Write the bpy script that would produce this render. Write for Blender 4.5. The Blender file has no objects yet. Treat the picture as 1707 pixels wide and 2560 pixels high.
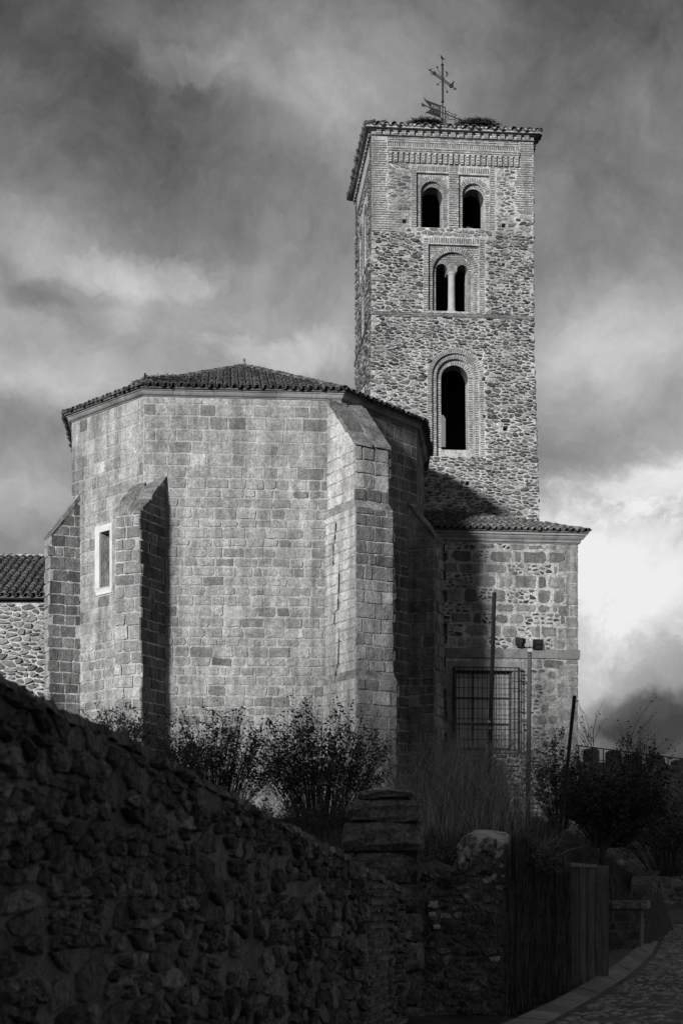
import bpy, math, random
from mathutils import Vector
from mathutils.geometry import tessellate_polygon
R = random.Random(7)
sc = bpy.context.scene
COL = sc.collection
rad = math.radians
# ------------------------------------------------------------------ camera, light
F, CX, HY = 4066.0, 853.5, 2230.0           # focal length, principal column and horizon row of the photograph (px)
cam = bpy.data.cameras.new('camera'); co = bpy.data.objects.new('camera', cam); COL.objects.link(co)
co.rotation_euler = (rad(90), 0, 0)          # level camera, rising front: eye height is z = 0
cam.sensor_fit = 'HORIZONTAL'; cam.sensor_width = 36; cam.lens = 36*F/1707
cam.shift_y = (HY-1280)/1707; cam.clip_end = 5000
cam.dof.use_dof = True; cam.dof.focus_distance = 57; cam.dof.aperture_fstop = 5.0
sc.camera = co
SUN_AZ, SUN_EL = 29.5, 12.5                  # sun behind the camera's left shoulder, low
sd = Vector((-math.sin(rad(SUN_AZ))*math.cos(rad(SUN_EL)), -math.cos(rad(SUN_AZ))*math.cos(rad(SUN_EL)), math.sin(rad(SUN_EL))))
sl = bpy.data.lights.new('sun', 'SUN'); sl.energy = 4.7; sl.angle = rad(5.5); sl.color = (1, .99, .98)
so = bpy.data.objects.new('sun', sl); so.rotation_euler = sd.to_track_quat('Z', 'Y').to_euler(); COL.objects.link(so)
sc.view_settings.view_transform = 'Standard'; sc.view_settings.look = 'None'
sc.view_settings.gamma = 1; sc.view_settings.exposure = 0; sc.view_settings.use_curve_mapping = False

class NT:
    def __init__(s, t): s.t = t
    def n(s, ty, **kw):
        o = s.t.nodes.new(ty)
        for k, v in kw.items():
            if k.startswith('i_'):
                o.inputs[int(k[2:]) if k[2:].isdigit() else k[2:].replace('_', ' ')].default_value = v
            else: setattr(o, k, v)
        return o
    def l(s, a, b): s.t.links.new(a, b)
    def m(s, op, a, b=None, c=None, clamp=False):
        o = s.t.nodes.new('ShaderNodeMath'); o.operation = op; o.use_clamp = clamp
        for i, x in enumerate((a, b, c)):
            if x is None: continue
            if isinstance(x, (int, float)): o.inputs[i].default_value = x
            else: s.l(x, o.inputs[i])
        return o.outputs[0]
    def ramp(s, x, pts):
        o = s.t.nodes.new('ShaderNodeValToRGB'); e = o.color_ramp.elements
        while len(e) > 1: e.remove(e[0])
        e[0].position = pts[0][0]; e[0].color = (pts[0][1],)*3+(1,)
        for p, v in pts[1:]:
            q = e.new(p); q.color = (v, v, v, 1)
        s.l(x, o.inputs[0]); return o.outputs[0]
    def noise(s, vec, scale, detail=4, rough=.55, dist=0, w=None):
        o = s.n('ShaderNodeTexNoise'); o.inputs['Scale'].default_value = scale; o.inputs['Detail'].default_value = detail
        o.inputs['Roughness'].default_value = rough; o.inputs['Distortion'].default_value = dist
        if vec is not None: s.l(vec, o.inputs['Vector'])
        return o.outputs[0]

def make_world():
    w = bpy.data.worlds.new('World'); sc.world = w; w.use_nodes = True
    t = NT(w.node_tree); w.node_tree.nodes.clear()
    sky = t.n('ShaderNodeTexSky', sky_type='NISHITA', sun_disc=False, sun_elevation=rad(SUN_EL), sun_rotation=rad(180+SUN_AZ))
    bw = t.n('ShaderNodeRGBToBW'); t.l(sky.outputs[0], bw.inputs[0])
    tc = t.n('ShaderNodeTexCoord'); sp = t.n('ShaderNodeSeparateXYZ'); t.l(tc.outputs['Generated'], sp.inputs[0])
    x, y, z = sp.outputs
    az = t.m('ARCTAN2', x, y); hyp = t.m('SQRT', t.m('ADD', t.m('MULTIPLY', x, x), t.m('MULTIPLY', y, y)))
    el = t.m('ARCTAN2', z, hyp)
    cmb = t.n('ShaderNodeCombineXYZ'); t.l(az, cmb.inputs[0]); t.l(el, cmb.inputs[1])
    base = cmb.outputs[0]
    # warp so that every bank of cloud gets ragged, wind-drawn edges
    wn = t.n('ShaderNodeTexNoise'); t.l(base, wn.inputs['Vector']); wn.inputs['Scale'].default_value = 5; wn.inputs['Detail'].default_value = 9; wn.inputs['Roughness'].default_value = .62
    wv = t.n('ShaderNodeVectorMath', operation='SUBTRACT'); t.l(wn.outputs['Color'], wv.inputs[0]); wv.inputs[1].default_value = (.5, .5, .5)
    ws = t.n('ShaderNodeVectorMath', operation='SCALE'); t.l(wv.outputs[0], ws.inputs[0]); ws.inputs['Scale'].default_value = .10
    wa = t.n('ShaderNodeVectorMath', operation='ADD'); t.l(base, wa.inputs[0]); t.l(ws.outputs[0], wa.inputs[1])
    ww = t.n('ShaderNodeSeparateXYZ'); t.l(wa.outputs[0], ww.inputs[0]); A, E = ww.outputs[0], ww.outputs[1]
    def px(X, Y): return math.atan((X-784)/3735), math.atan((2048-Y)/3735)
    tot = None
    # cloud banks: centre (as seen in the reference at 1568 px), half sizes, tilt, weight
    for X, Y, sx, sy, tilt, wt in SKY:
        a, e = px(X, Y); sx /= 3735; sy /= 3735; c, s_ = math.cos(rad(tilt)), math.sin(rad(tilt))
        dx = t.m('SUBTRACT', A, a); dy = t.m('SUBTRACT', E, e)
        p = t.m('DIVIDE', t.m('ADD', t.m('MULTIPLY', dx, c), t.m('MULTIPLY', dy, s_)), sx)
        q = t.m('DIVIDE', t.m('SUBTRACT', t.m('MULTIPLY', dy, c), t.m('MULTIPLY', dx, s_)), sy)
        r2 = t.m('ADD', t.m('MULTIPLY', p, p), t.m('MULTIPLY', q, q))
        g = t.m('MULTIPLY', t.m('EXPONENT', t.m('MULTIPLY', r2, -1.0)), wt)
        tot = g if tot is None else t.m('ADD', tot, g)
    # fine streaky structure, tilted down to the right
    mp = t.n('ShaderNodeMapping'); mp.inputs['Rotation'].default_value = (0, 0, rad(28)); mp.inputs['Scale'].default_value = (4.5, 6.5, 1)
    t.l(wa.outputs[0], mp.inputs[0])
    n1 = t.noise(mp.outputs[0], 1.3, 9, .62, 0)
    n2 = t.noise(wa.outputs[0], 14, 9, .68, .25)
    n3 = t.noise(mp.outputs[0], .45, 3, .5)
    for X, Y, sx, sy, wt in CRISP:
        a, e = px(X, Y); p = t.m('DIVIDE', t.m('SUBTRACT', A, a), sx/3735); q = t.m('DIVIDE', t.m('SUBTRACT', E, e), sy/3735)
        g = t.m('EXPONENT', t.m('MULTIPLY', t.m('ADD', t.m('MULTIPLY', p, p), t.m('MULTIPLY', q, q)), -1.0))
        g = t.m('ADD', g, t.m('MULTIPLY', t.m('SUBTRACT', n2, .5), 1.5)); g = t.m('MULTIPLY', t.m('SUBTRACT', g, .3), 2.6, clamp=True)
        tot = t.m('ADD', tot, t.m('MULTIPLY', g, wt))
    v = t.m('ADD', .53, tot)
    v = t.m('ADD', v, t.m('MULTIPLY', t.m('SUBTRACT', n1, .5), .42))
    v = t.m('ADD', v, t.m('MULTIPLY', t.m('SUBTRACT', n2, .5), .34))
    v = t.m('ADD', v, t.m('MULTIPLY', t.m('SUBTRACT', n3, .5), .30))
    v = t.m('SUBTRACT', v, t.m('MULTIPLY', t.m('MULTIPLY', t.m('SUBTRACT', el, rad(24)), 3.2, clamp=True), .15))   # the dark bank at the top of the view goes on overhead
    v = t.m('MAXIMUM', v, .22); v = t.m('MINIMUM', v, .94)
    lin = t.m('POWER', v, 2.2)
    mx = t.n('ShaderNodeMix'); mx.data_type = 'FLOAT'; mx.inputs[0].default_value = .96
    t.l(bw.outputs[0], mx.inputs[2]); t.l(t.m('MULTIPLY', lin, 10), mx.inputs[3])
    bg = t.n('ShaderNodeBackground'); bg.inputs[1].default_value = .1; t.l(mx.outputs[0], bg.inputs[0])
    o = t.n('ShaderNodeOutputWorld'); t.l(bg.outputs[0], o.inputs[0])
SKY = [(250, 300, 420, 170, -24, -.17), (60, 20, 420, 120, 0, -.09), (450, 160, 200, 60, -25, .10), (760, 230, 150, 90, -20, .10),
       (1450, 60, 420, 190, 0, -.12), (1380, 330, 240, 120, 0, -.04), (80, 560, 240, 60, -25, .04), (420, 760, 400, 130, -14, .17), (80, 690, 200, 36, -30, -.10),
       (120, 900, 300, 60, 0, .12), (20, 1010, 160, 50, 0, -.06), (60, 1180, 220, 60, 0, .10), (640, 600, 180, 160, 0, .04),
       (1400, 760, 300, 160, 0, .14), (1430, 850, 240, 130, 0, .13), (1500, 1100, 230, 90, 15, .18), (1420, 1370, 330, 190, 0, .32), (1500, 1690, 260, 60, 0, -.12), (1300, 1560, 90, 60, 0, .10), (1460, 1740, 300, 60, 0, -.18)]
CRISP = [(1500, 1130, 210, 95, .16), (1440, 1330, 260, 170, .13), (1500, 1630, 170, 70, -.26), (90, 690, 190, 36, -.06), (400, 200, 120, 40, .08), (330, 640, 170, 60, .10), (620, 790, 220, 50, .10)]
make_world()

# ------------------------------------------------------------------ materials (black and white photograph: neutral greys)
MAT = {}
def stone_mat(name, base=.3, var=.35, speck=.25, lichen=.3, rough=.9, bump=.5, bscale=9, sscale=60, ls=1.3, attr=True, streak=False, disp=.02, rain=0):
    m = bpy.data.materials.new(name); m.use_nodes = True; t = NT(m.node_tree); b = m.node_tree.nodes['Principled BSDF']
    g = t.n('ShaderNodeNewGeometry'); P = g.outputs['Position']
    if streak:
        mp = t.n('ShaderNodeMapping'); mp.inputs['Scale'].default_value = streak; t.l(P, mp.inputs[0]); PS = mp.outputs[0]
    else: PS = P
    n1 = t.noise(PS, bscale, 6, .65); n2 = t.noise(PS, sscale, 3, .6); n3 = t.noise(P, ls, 5, .6, .3)
    v = t.m('MAXIMUM', t.m('ADD', 1 - var, t.m('MULTIPLY', n1, 2*var)), .25)
    v = t.m('MULTIPLY', v, t.m('MAXIMUM', t.m('ADD', 1-1.6*speck, t.m('MULTIPLY', n2, 3.2*speck)), .3))
    lm = t.ramp(n3, [(.45, 0), (.68, 1)])
    v = t.m('MULTIPLY', v, t.m('SUBTRACT', 1, t.m('MULTIPLY', lm, lichen)))
    if rain:
        mr = t.n('ShaderNodeMapping'); mr.inputs['Scale'].default_value = (1.6, 1.6, .12); t.l(P, mr.inputs[0]); n4 = t.noise(mr.outputs[0], 1.5, 5, .6)
        v = t.m('MULTIPLY', v, t.ramp(n4, [(.35, 1-rain), (.6, 1.08)]))
    if attr:
        a = t.n('ShaderNodeAttribute', attribute_name='tone'); v = t.m('MULTIPLY', v, a.outputs['Fac'])
    v = t.m('MULTIPLY', v, base)
    c = t.n('ShaderNodeCombineColor'); [t.l(v, c.inputs[i]) for i in range(3)]
    t.l(c.outputs[0], b.inputs['Base Color']); b.inputs['Roughness'].default_value = rough
    b.inputs['Specular IOR Level'].default_value = .15
    bp = t.n('ShaderNodeBump'); bp.inputs['Strength'].default_value = bump; bp.inputs['Distance'].default_value = disp
    h = t.m('ADD', n1, t.m('MULTIPLY', n2, .5)); t.l(h, bp.inputs['Height']); t.l(bp.outputs[0], b.inputs['Normal'])
    MAT[name] = m; return m
stone_mat('granite', .355, .75, .5, .28, bscale=5, sscale=17, ls=.8, bump=1.0, disp=.07, rain=.4)
stone_mat('granite_stained', .2, 1.1, .7, .5, bscale=5, sscale=20, ls=1.6, bump=.8, disp=.04)
stone_mat('granite_mortar', .42, .6, .35, .3, bscale=5, sscale=17, ls=.8, attr=False, bump=1, disp=.06, rain=.25)
stone_mat('rubble_stone', .25, .9, .5, .3, bscale=9, sscale=20, ls=.8, bump=1, disp=.08)
stone_mat('lime_mortar', .50, .9, .5, .4, bscale=7, sscale=16, ls=.5, attr=False, bump=1, disp=.09, rain=.3)
stone_mat('brick', .18, .7, .4, .35, bscale=9, sscale=50, ls=.7, bump=.6)
stone_mat('roof_tile', .125, .7, .5, .55, bscale=6, sscale=28, ls=2.5, bump=.5)
stone_mat('moulded_stone', .26, .5, .3, .4, bscale=4, sscale=50, ls=1.2, bump=.3)
stone_mat('marble', .6, .2, .08, .15, bscale=4, attr=False, bump=.15)
stone_mat('plaster', .62, .3, .1, .2, bscale=4, attr=False, bump=.2)
stone_mat('slate', .165, 1.1, .6, .35, bscale=7, sscale=28, ls=1.5, bump=1.0, disp=.09, streak=(1, 1, .35))
stone_mat('slate_mortar', .20, .8, .35, .4, bscale=5, sscale=28, ls=1.2, attr=False, bump=1, disp=.07)
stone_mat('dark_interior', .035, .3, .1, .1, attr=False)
stone_mat('iron', .03, .4, .2, .1, rough=.6, attr=False, bump=.2)
stone_mat('galvanised', .17, .3, .1, .2, rough=.4, attr=False, bump=.1)
stone_mat('lamp_glass', .12, .1, .05, .05, rough=.2, attr=False, bump=0)
stone_mat('glass', .09, .1, .05, .1, rough=.12, attr=False, bump=.05)
stone_mat('painted_wood', .10, .3, .2, .2, rough=.6, attr=False)
stone_mat('curtain', .5, .3, .1, .2, attr=False, streak=(3, 3, .2))
stone_mat('old_wood', .12, .9, .4, .4, bscale=5, sscale=25, streak=(5, 5, .35), bump=1, disp=.03)
stone_mat('brushwood', .17, .9, .6, .4, bscale=8, sscale=30, streak=(3, 3, .3), bump=1, disp=.06)
stone_mat('earth', .055, .8, .5, .4, bscale=3, sscale=14, attr=False, bump=1, disp=.06)
stone_mat('cobble', .12, .6, .4, .4, bscale=7, sscale=25, ls=.4, attr=False, bump=1, disp=.03)
stone_mat('kerb', .27, .5, .25, .3, bscale=4, sscale=30)
stone_mat('leaf', .075, .3, .2, .1, rough=.7, bump=0)
stone_mat('twig', .09, .6, .3, .2, bump=0)
stone_mat('dry_stem', .20, .4, .2, .2, bump=0)
stone_mat('nest_stick', .05, .8, .3, .2, bump=0)
stone_mat('feather', .02, .3, .2, .1, attr=False, bump=0)
stone_mat('bark', .07, .8, .4, .4, bscale=14, streak=(1, 1, .3), attr=False, bump=1)
stone_mat('grass_blade', .07, .5, .3, .2, bump=0)

# ------------------------------------------------------------------ object helpers
WL = {}                                       # world position of each parent
def thing(name, label, cat, loc=(0, 0, 0), group=None):
    o = bpy.data.objects.new(name, None); o.empty_display_size = .3; COL.objects.link(o)
    o.location = loc; WL[o] = Vector(loc); o['label'] = label; o['category'] = cat
    if group: o['group'] = group
    return o
def tag(o, label=None, cat=None, group=None, kind=None):
    if label: o['label'] = label
    if cat: o['category'] = cat
    if group: o['group'] = group
    if kind: o['kind'] = kind
    return o
def mk(name, V, Fc, mat, parent=None, tones=None, origin=None, smooth=False):
    if origin is None: origin = WL[parent] if parent is not None else Vector((0, 0, 0))
    origin = Vector(origin)
    me = bpy.data.meshes.new(name); me.from_pydata([(v[0]-origin[0], v[1]-origin[1], v[2]-origin[2]) for v in V], [], Fc)
    me.materials.append(MAT[mat] if isinstance(mat, str) else mat)
    a = me.attributes.new('tone', 'FLOAT', 'FACE')
    a.data.foreach_set('value', tones if isinstance(tones, list) else [tones or 1.0]*len(Fc))
    if smooth: me.polygons.foreach_set('use_smooth', [True]*len(Fc))
    o = bpy.data.objects.new(name, me); COL.objects.link(o)
    if parent is not None: o.parent = parent; o.location = origin - WL[parent]
    else: o.location = origin
    WL[o] = origin
    return o
class B:
    """a bag of geometry that becomes ONE mesh"""
    def __init__(s): s.V = []; s.F = []; s.T = []
    def add(s, V, Fc, tone=1.0):
        k = len(s.V); s.V += V; s.F += [tuple(i+k for i in f) for f in Fc]; s.T += [tone]*len(Fc)
    def box(s, x0, x1, y0, y1, z0, z1, tone=1.0):
        s.add([(x, y, z) for z in (z0, z1) for y in (y0, y1) for x in (x0, x1)],
              [(0, 2, 3, 1), (4, 5, 7, 6), (0, 1, 5, 4), (2, 6, 7, 3), (0, 4, 6, 2), (1, 3, 7, 5)], tone)
    def tube(s, pts, r, n=6, tone=1.0, cap=True):
        pts = [Vector(p) for p in pts]; V = []; rr = r if isinstance(r, (list, tuple)) else [r]*len(pts)
        for i, p in enumerate(pts):
            d = (pts[min(i+1, len(pts)-1)] - pts[max(i-1, 0)])
            if d.length < 1e-6: d = Vector((0, 0, 1))
            d.normalize(); a = d.cross(Vector((.123, .95, .31))).normalized(); b = d.cross(a)
            V += [tuple(p + (a*math.cos(2*math.pi*k/n) + b*math.sin(2*math.pi*k/n))*rr[i]) for k in range(n)]
        Fc = [(i*n+k, i*n+(k+1) % n, (i+1)*n+(k+1) % n, (i+1)*n+k) for i in range(len(pts)-1) for k in range(n)]
        if cap: Fc += [tuple(range(n))[::-1], tuple((len(pts)-1)*n+k for k in range(n))]
        s.add(V, Fc, tone)
    def blob(s, c, rx, ry, rz, n=8, m=6, tone=1.0, jit=0.0):
        V = [(c[0], c[1], c[2]-rz)]
        for j in range(1, m):
            ph = math.pi*j/m - math.pi/2
            for i in range(n):
                k = 1 + R.uniform(-jit, jit); th = 2*math.pi*i/n
                V.append((c[0]+rx*k*math.cos(ph)*math.cos(th), c[1]+ry*k*math.cos(ph)*math.sin(th), c[2]+rz*k*math.sin(ph)))
        V.append((c[0], c[1], c[2]+rz)); Fc = [(0, 1+(i+1) % n, 1+i) for i in range(n)]
        for j in range(m-2):
            for i in range(n):
                a = 1+j*n+i; b = 1+j*n+(i+1) % n; Fc.append((a, b, b+n, a+n))
        Fc += [(len(V)-1, 1+(m-2)*n+i, 1+(m-2)*n+(i+1) % n) for i in range(n)]
        s.add(V, Fc, tone)
    def out(s, name, mat, parent=None, origin=None, smooth=False): return mk(name, s.V, s.F, mat, parent, s.T, origin, smooth)
def proj(p): return (CX+F*p[0]/max(p[1], .5), HY-F*p[2]/max(p[1], .5))

class Surf:
    """a vertical wall plane: u along it (to the right as seen from outside), v = height, d = outwards"""
    def __init__(s, a, b, batter=None):
        s.o = Vector((a[0], a[1])); d = Vector((b[0]-a[0], b[1]-a[1])); s.w = d.length; s.e = d/s.w
        s.n = Vector((s.e[1], -s.e[0])); s.bat = batter
    def p(s, u, v, d=0):
        if s.bat:
            vt, vb, l, r, o = s.bat; k = max(0, (vt-v)/(vt-vb)); t = u/s.w
            u = u + t*r*k - (1-t)*l*k; d = d + o*k
        q = s.o + s.e*u + s.n*d; return (q[0], q[1], v)
    def uv(s, x, y):                            # point of the wall met by the sight line through photograph pixel x, y
        k = (x-CX)/F; t = s.o.dot(s.n)/(k*s.n[0]+s.n[1]); X, Y = k*t, t
        return ((X-s.o[0])*s.e[0]+(Y-s.o[1])*s.e[1], (HY-y)/F*t)

# ------------------------------------------------------------------ masonry
class Pieces:
    """collects stones/bricks/tiles of one thing; the 300 largest in view become objects, the rest one stuff part"""
    def __init__(s, name, rest, mat, smooth=False): s.name = name; s.rest = rest; s.mat = mat; s.I = []; s.smooth = smooth
    def add(s, V, Fc, tone, bonus=1.0):
        pts = [proj(v) for v in V]; xs = [p[0] for p in pts]; ys = [p[1] for p in pts]
        a = (max(xs)-min(xs))*(max(ys)-min(ys))*bonus
        if min(xs) > 1707 or max(xs) < 0 or min(ys) > 2560 or max(ys) < 0: a = 0
        s.I.append((a, V, Fc, tone))
    def build(s, parent, limit=298, rest_parent=None):
        s.I.sort(key=lambda i: -i[0])
        for a, V, Fc, tone in s.I[:limit]:
            if a <= 0: continue
            c = Vector((sum(v[0] for v in V), sum(v[1] for v in V), sum(v[2] for v in V)))/len(V)
            mk(s.name, V, Fc, s.mat, parent, tone, c, s.smooth)
        b = B()
        for i, (a, V, Fc, tone) in enumerate(s.I):
            if i >= limit or a <= 0: b.add(V, Fc, tone)
        if b.V: tag(b.out(s.rest, s.mat, rest_parent or parent, smooth=s.smooth), kind='stuff')
def clip(poly, nx, ny, c):                     # keep nx*u+ny*v <= c
    out = []
    for i in range(len(poly)):
        a, b = poly[i-1], poly[i]; da = nx*a[0]+ny*a[1]-c; db = nx*b[0]+ny*b[1]-c
        if (da <= 0) != (db <= 0):
            t = da/(da-db); out.append((a[0]+(b[0]-a[0])*t, a[1]+(b[1]-a[1])*t))
        if db <= 0: out.append(b)
    return out
def area(p): return .5*sum(p[i-1][0]*p[i][1]-p[i][0]*p[i-1][1] for i in range(len(p)))
def solid(surf, poly, h, tone, pc, inset=.02, back=-.03, jz=.3):
    c = (sum(p[0] for p in poly)/len(poly), sum(p[1] for p in poly)/len(poly)); n = len(poly)
    tu, tv = R.uniform(-1, 1)*jz*h, R.uniform(-1, 1)*jz*h; V = []; sz = math.sqrt(abs(area(poly)))+1e-4
    for p in poly: V.append(surf.p(p[0], p[1], back))
    for p in poly:
        L = math.hypot(p[0]-c[0], p[1]-c[1])+1e-6; k = 1-min(.45, inset/L); q = (c[0]+(p[0]-c[0])*k, c[1]+(p[1]-c[1])*k)
        V.append(surf.p(q[0], q[1], h + tu*(q[0]-c[0])/sz + tv*(q[1]-c[1])/sz + R.uniform(-.15, .15)*h*jz))
    Fc = [(i, (i+1) % n, n+(i+1) % n, n+i) for i in range(n)] + [tuple(range(n, 2*n))]
    pc.add(V, Fc, tone)
def crag(surf, poly, h, tone, pc, inset=.03, back=-.04):
    c = (sum(p[0] for p in poly)/len(poly), sum(p[1] for p in poly)/len(poly)); n = len(poly); V = []; sz = math.sqrt(abs(area(poly)))+1e-4
    tu, tv = R.uniform(-.5, .5)*h, R.uniform(-.6, .6)*h; ph = R.uniform(0, 6.28)
    for rk, hk, jj in ((1, None, 0), (.95, .7, .3), (.74, 1.0, .22), (.35, 1.0, .25)):
        for i, p in enumerate(poly):
            k = rk*R.uniform(.93, 1.05) if hk else 1; q = (c[0]+(p[0]-c[0])*k, c[1]+(p[1]-c[1])*k)
            d = back if hk is None else h*hk + tu*(q[0]-c[0])/sz + tv*(q[1]-c[1])/sz + R.uniform(-jj, jj)*h
            V.append(surf.p(q[0], q[1], d))
    Fc = [(r*n+i, r*n+(i+1) % n, (r+1)*n+(i+1) % n, (r+1)*n+i) for r in range(3) for i in range(n)] + [tuple(range(3*n, 4*n))]
    pc.add(V, Fc, tone)
CRAG = [False]
def rounded(u0, u1, v0, v1, r, j):
    w, h = u1-u0, v1-v0; r = min(r, .33*min(w, h)); J = lambda: R.uniform(-j, j); P = []
    for cu, cv, a in ((u0, v0, 180), (u1, v0, 270), (u1, v1, 0), (u0, v1, 90)):
        su = 1 if cu == u0 else -1; sv = 1 if cv == v0 else -1; rr = r*R.uniform(.4, 1.5)
        p1, p2 = (cu, cv+sv*rr), (cu+su*rr, cv)
        pm = (cu+su*rr*.3, cv+sv*rr*.3)
        pr = [p1, pm, p2] if (su > 0) == (sv > 0) else [p2, pm, p1]
        P += [(p[0]+J(), p[1]+J()) for p in pr]
        if w > .3 and a in (180, 0):             # a slight kink in the long sides
            t = R.uniform(.3, .7); P.append((u0+w*t, cv+R.uniform(-1, 1)*j))
    return P
def ashlar(surf, pc, spans, v0, v1, hh, ww, gap, h=.012, r=.05, j=.012, tone=lambda u, v: 1.0, region=None, inset=.015, broken=0):
    v = v0; row = 0
    while v < v1-.08:
        ch = min(R.uniform(*hh), v1-v)
        if v1-v-ch < .12: ch = v1-v
        for (a, b) in spans(v+ch/2):
            u = a - (R.uniform(.0, .5)*ww[0] if region else 0); first = True
            while u < b-1e-3:
                w = R.uniform(*ww)*(.6 if R.random() < .12 else 1)
                if first and row % 2 and not region: w *= .55
                first = False
                if b-u-w < ww[0]*.45: w = b-u
                g = gap*R.uniform(.5, 1.4)/2
                if broken and R.random() < broken and w > .35:
                    rubble(surf, pc, u, u+w, v, v+ch, .2, .11, gap*.7, tone=lambda a_, b_: tone(a_, b_)*R.choice([.35, .7, 1.1]), h=h*1.8)
                else:
                    poly = rounded(u+g, u+w-g, v+g, v+ch-g, r, j)
                    if region:
                        for q in region: poly = clip(poly, *q)
                    if len(poly) > 3 and abs(area(poly)) > .006 and R.random() > .012: solid(surf, poly, h*R.uniform(.5, 1.5), tone(u, v), pc, inset)
                u += w
        v += ch; row += 1
def rubble(surf, pc, u0, u1, v0, v1, su, sv, gap, tone, h=.03, ex=(), region=None, drop=.14, inset=.02, jit=.38, rows=None):
    nu = max(1, int((u1-u0)/su)); nv = max(1, int((v1-v0)/sv)); su = (u1-u0)/nu; sv = (v1-v0)/nv; G = {}
    def inside(u, v, m=0):
        for q in ex:
            if q[0] == 'r' and q[1]-m < u < q[2]+m and q[3]-m < v < q[4]+m: return True
            if q[0] == 'c' and (u-q[1])**2+(v-q[2])**2 < (q[3]+m)**2: return True
        return False
    for j in range(-1, nv+1):
        sh = R.uniform(-.5, .5)
        for i in range(-1, nu+2):
            if R.random() < drop: continue
            G[i, j] = (u0+(i+.5+sh+R.uniform(-jit, jit))*su, v0+(j+.5+R.uniform(-jit, jit))*sv)
    for (i, j), (u, v) in G.items():
        if not (u0 < u < u1 and v0 < v < v1) or inside(u, v): continue
        poly = [(max(u0, u-1.5*su), max(v0, v-1.4*sv)), (min(u1, u+1.5*su), max(v0, v-1.4*sv)), (min(u1, u+1.5*su), min(v1, v+1.4*sv)), (max(u0, u-1.5*su), min(v1, v+1.4*sv))]
        g = gap*R.uniform(.4, 1.7)/2
        for dj in (-2, -1, 0, 1, 2):
            for di in (-3, -2, -1, 0, 1, 2, 3):
                q = G.get((i+di, j+dj))
                if q is None or (di == 0 and dj == 0): continue
                nx, ny = (q[0]-u)/su**2, (q[1]-v)/sv**2; L = math.hypot(nx, ny)
                if L < 1e-6: continue
                nx /= L; ny /= L; mu, mv = (q[0]+u)/2, (q[1]+v)/2
                poly = clip(poly, nx, ny, nx*mu+ny*mv-g)
                if len(poly) < 3: break
            if len(poly) < 3: break
        for q in ex:
            if len(poly) < 3: break
            if q[0] == 'r':
                c = [(q[1]-u, (1, 0, q[1]-.01)), (u-q[2], (-1, 0, -q[2]-.01)), (q[3]-v, (0, 1, q[3]-.01)), (v-q[4], (0, -1, -q[4]-.01))]
                poly = clip(poly, *max(c, key=lambda t: t[0])[1])
            else:
                d = math.hypot(u-q[1], v-q[2]); nx, ny = (q[1]-u)/d, (q[2]-v)/d
                poly = clip(poly, nx, ny, nx*q[1]+ny*q[2]-q[3]-.01)
        if region and len(poly) > 2:
            for q in region: poly = clip(poly, *q)
        if len(poly) < 3 or abs(area(poly)) < .12*su*sv: continue
        ch = []
        for k in range(len(poly)):
            a, b = poly[k-1], poly[k]; t = R.uniform(.2, .34)
            if math.hypot(a[0]-b[0], a[1]-b[1]) < .15*sv: ch.append(((a[0]+b[0])/2, (a[1]+b[1])/2)); continue
            ch += [(a[0]+(b[0]-a[0])*t, a[1]+(b[1]-a[1])*t), (b[0]+(a[0]-b[0])*t, b[1]+(a[1]-b[1])*t)]
        jj = .05*sv; ch = [(p[0]+R.uniform(-jj, jj), p[1]+R.uniform(-jj, jj)) for p in ch]
        if CRAG[0]: crag(surf, ch, h*R.uniform(.5, 1.6), tone(u, v), pc); continue
        solid(surf, ch, h*R.uniform(.5, 1.6), tone(u, v), pc, inset, jz=.8)
def brick_at(surf, pc, cu, cv, L, T, ang, d, tone, h=.014, back=-.03):
    c, s_ = math.cos(ang), math.sin(ang); j = .006; Q = []
    for a, b in ((-1, -1), (1, -1), (1, 1), (-1, 1)):
        x = a*L/2+R.uniform(-j, j)*1.5; y = b*T/2+R.uniform(-j, j); Q.append((cu+x*c-y*s_, cv+x*s_+y*c))
    h = h*R.uniform(.6, 1.5)
    V = [surf.p(q[0], q[1], d+back) for q in Q]+[surf.p(q[0]*.96+cu*.04, q[1]*.96+cv*.04, d+h) for q in Q]
    pc.add(V, [(0, 1, 5, 4), (1, 2, 6, 5), (2, 3, 7, 6), (3, 0, 4, 7), (4, 5, 6, 7)], tone)
BT = lambda: R.uniform(.62, 1.25)
PITCH, BH = .092, .048
def brick_courses(surf, pc, span, v0, v1, d=0, L=.27, tone=None, pitch=PITCH, h=.014):
    v = v0; row = 0
    while v < v1:
        a, b = span(v); u = a + (0 if row % 2 else -L*.5)
        while u < b-.03:
            w = L*R.uniform(.9, 1.15); x0 = max(u, a)+.008; x1 = min(u+w, b)-.008
            if x1-x0 > .05: brick_at(surf, pc, (x0+x1)/2, v, x1-x0, BH*R.uniform(.75, 1.15), R.uniform(-.015, .015), d, (tone or BT)(), h)
            u += w
        v += pitch*R.uniform(.94, 1.06); row += 1
def soldiers(surf, pc, u0, u1, v0, v1, d=0, slope=0):
    n = int((u1-u0)/.088)
    for i in range(n):
        u = u0+(i+.5)*(u1-u0)/n; brick_at(surf, pc, u, (v0+v1)/2, BH*R.uniform(.8, 1.1), v1-v0, R.uniform(-.03, .03), d, BT())
def ring(surf, pc, cu, cv, r0, r1, d, a0=0, a1=180):
    n = max(4, int(math.pi*(a1-a0)/180*(r0+r1)/2/.088))
    for i in range(n):
        a = rad(a0+(i+.5)*(a1-a0)/n); m = (r0+r1)/2
        brick_at(surf, pc, cu+m*math.cos(a), cv+m*math.sin(a), (r1-r0)*.94, BH*R.uniform(.8, 1.1), a+R.uniform(-.02, .02), d, BT())
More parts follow.
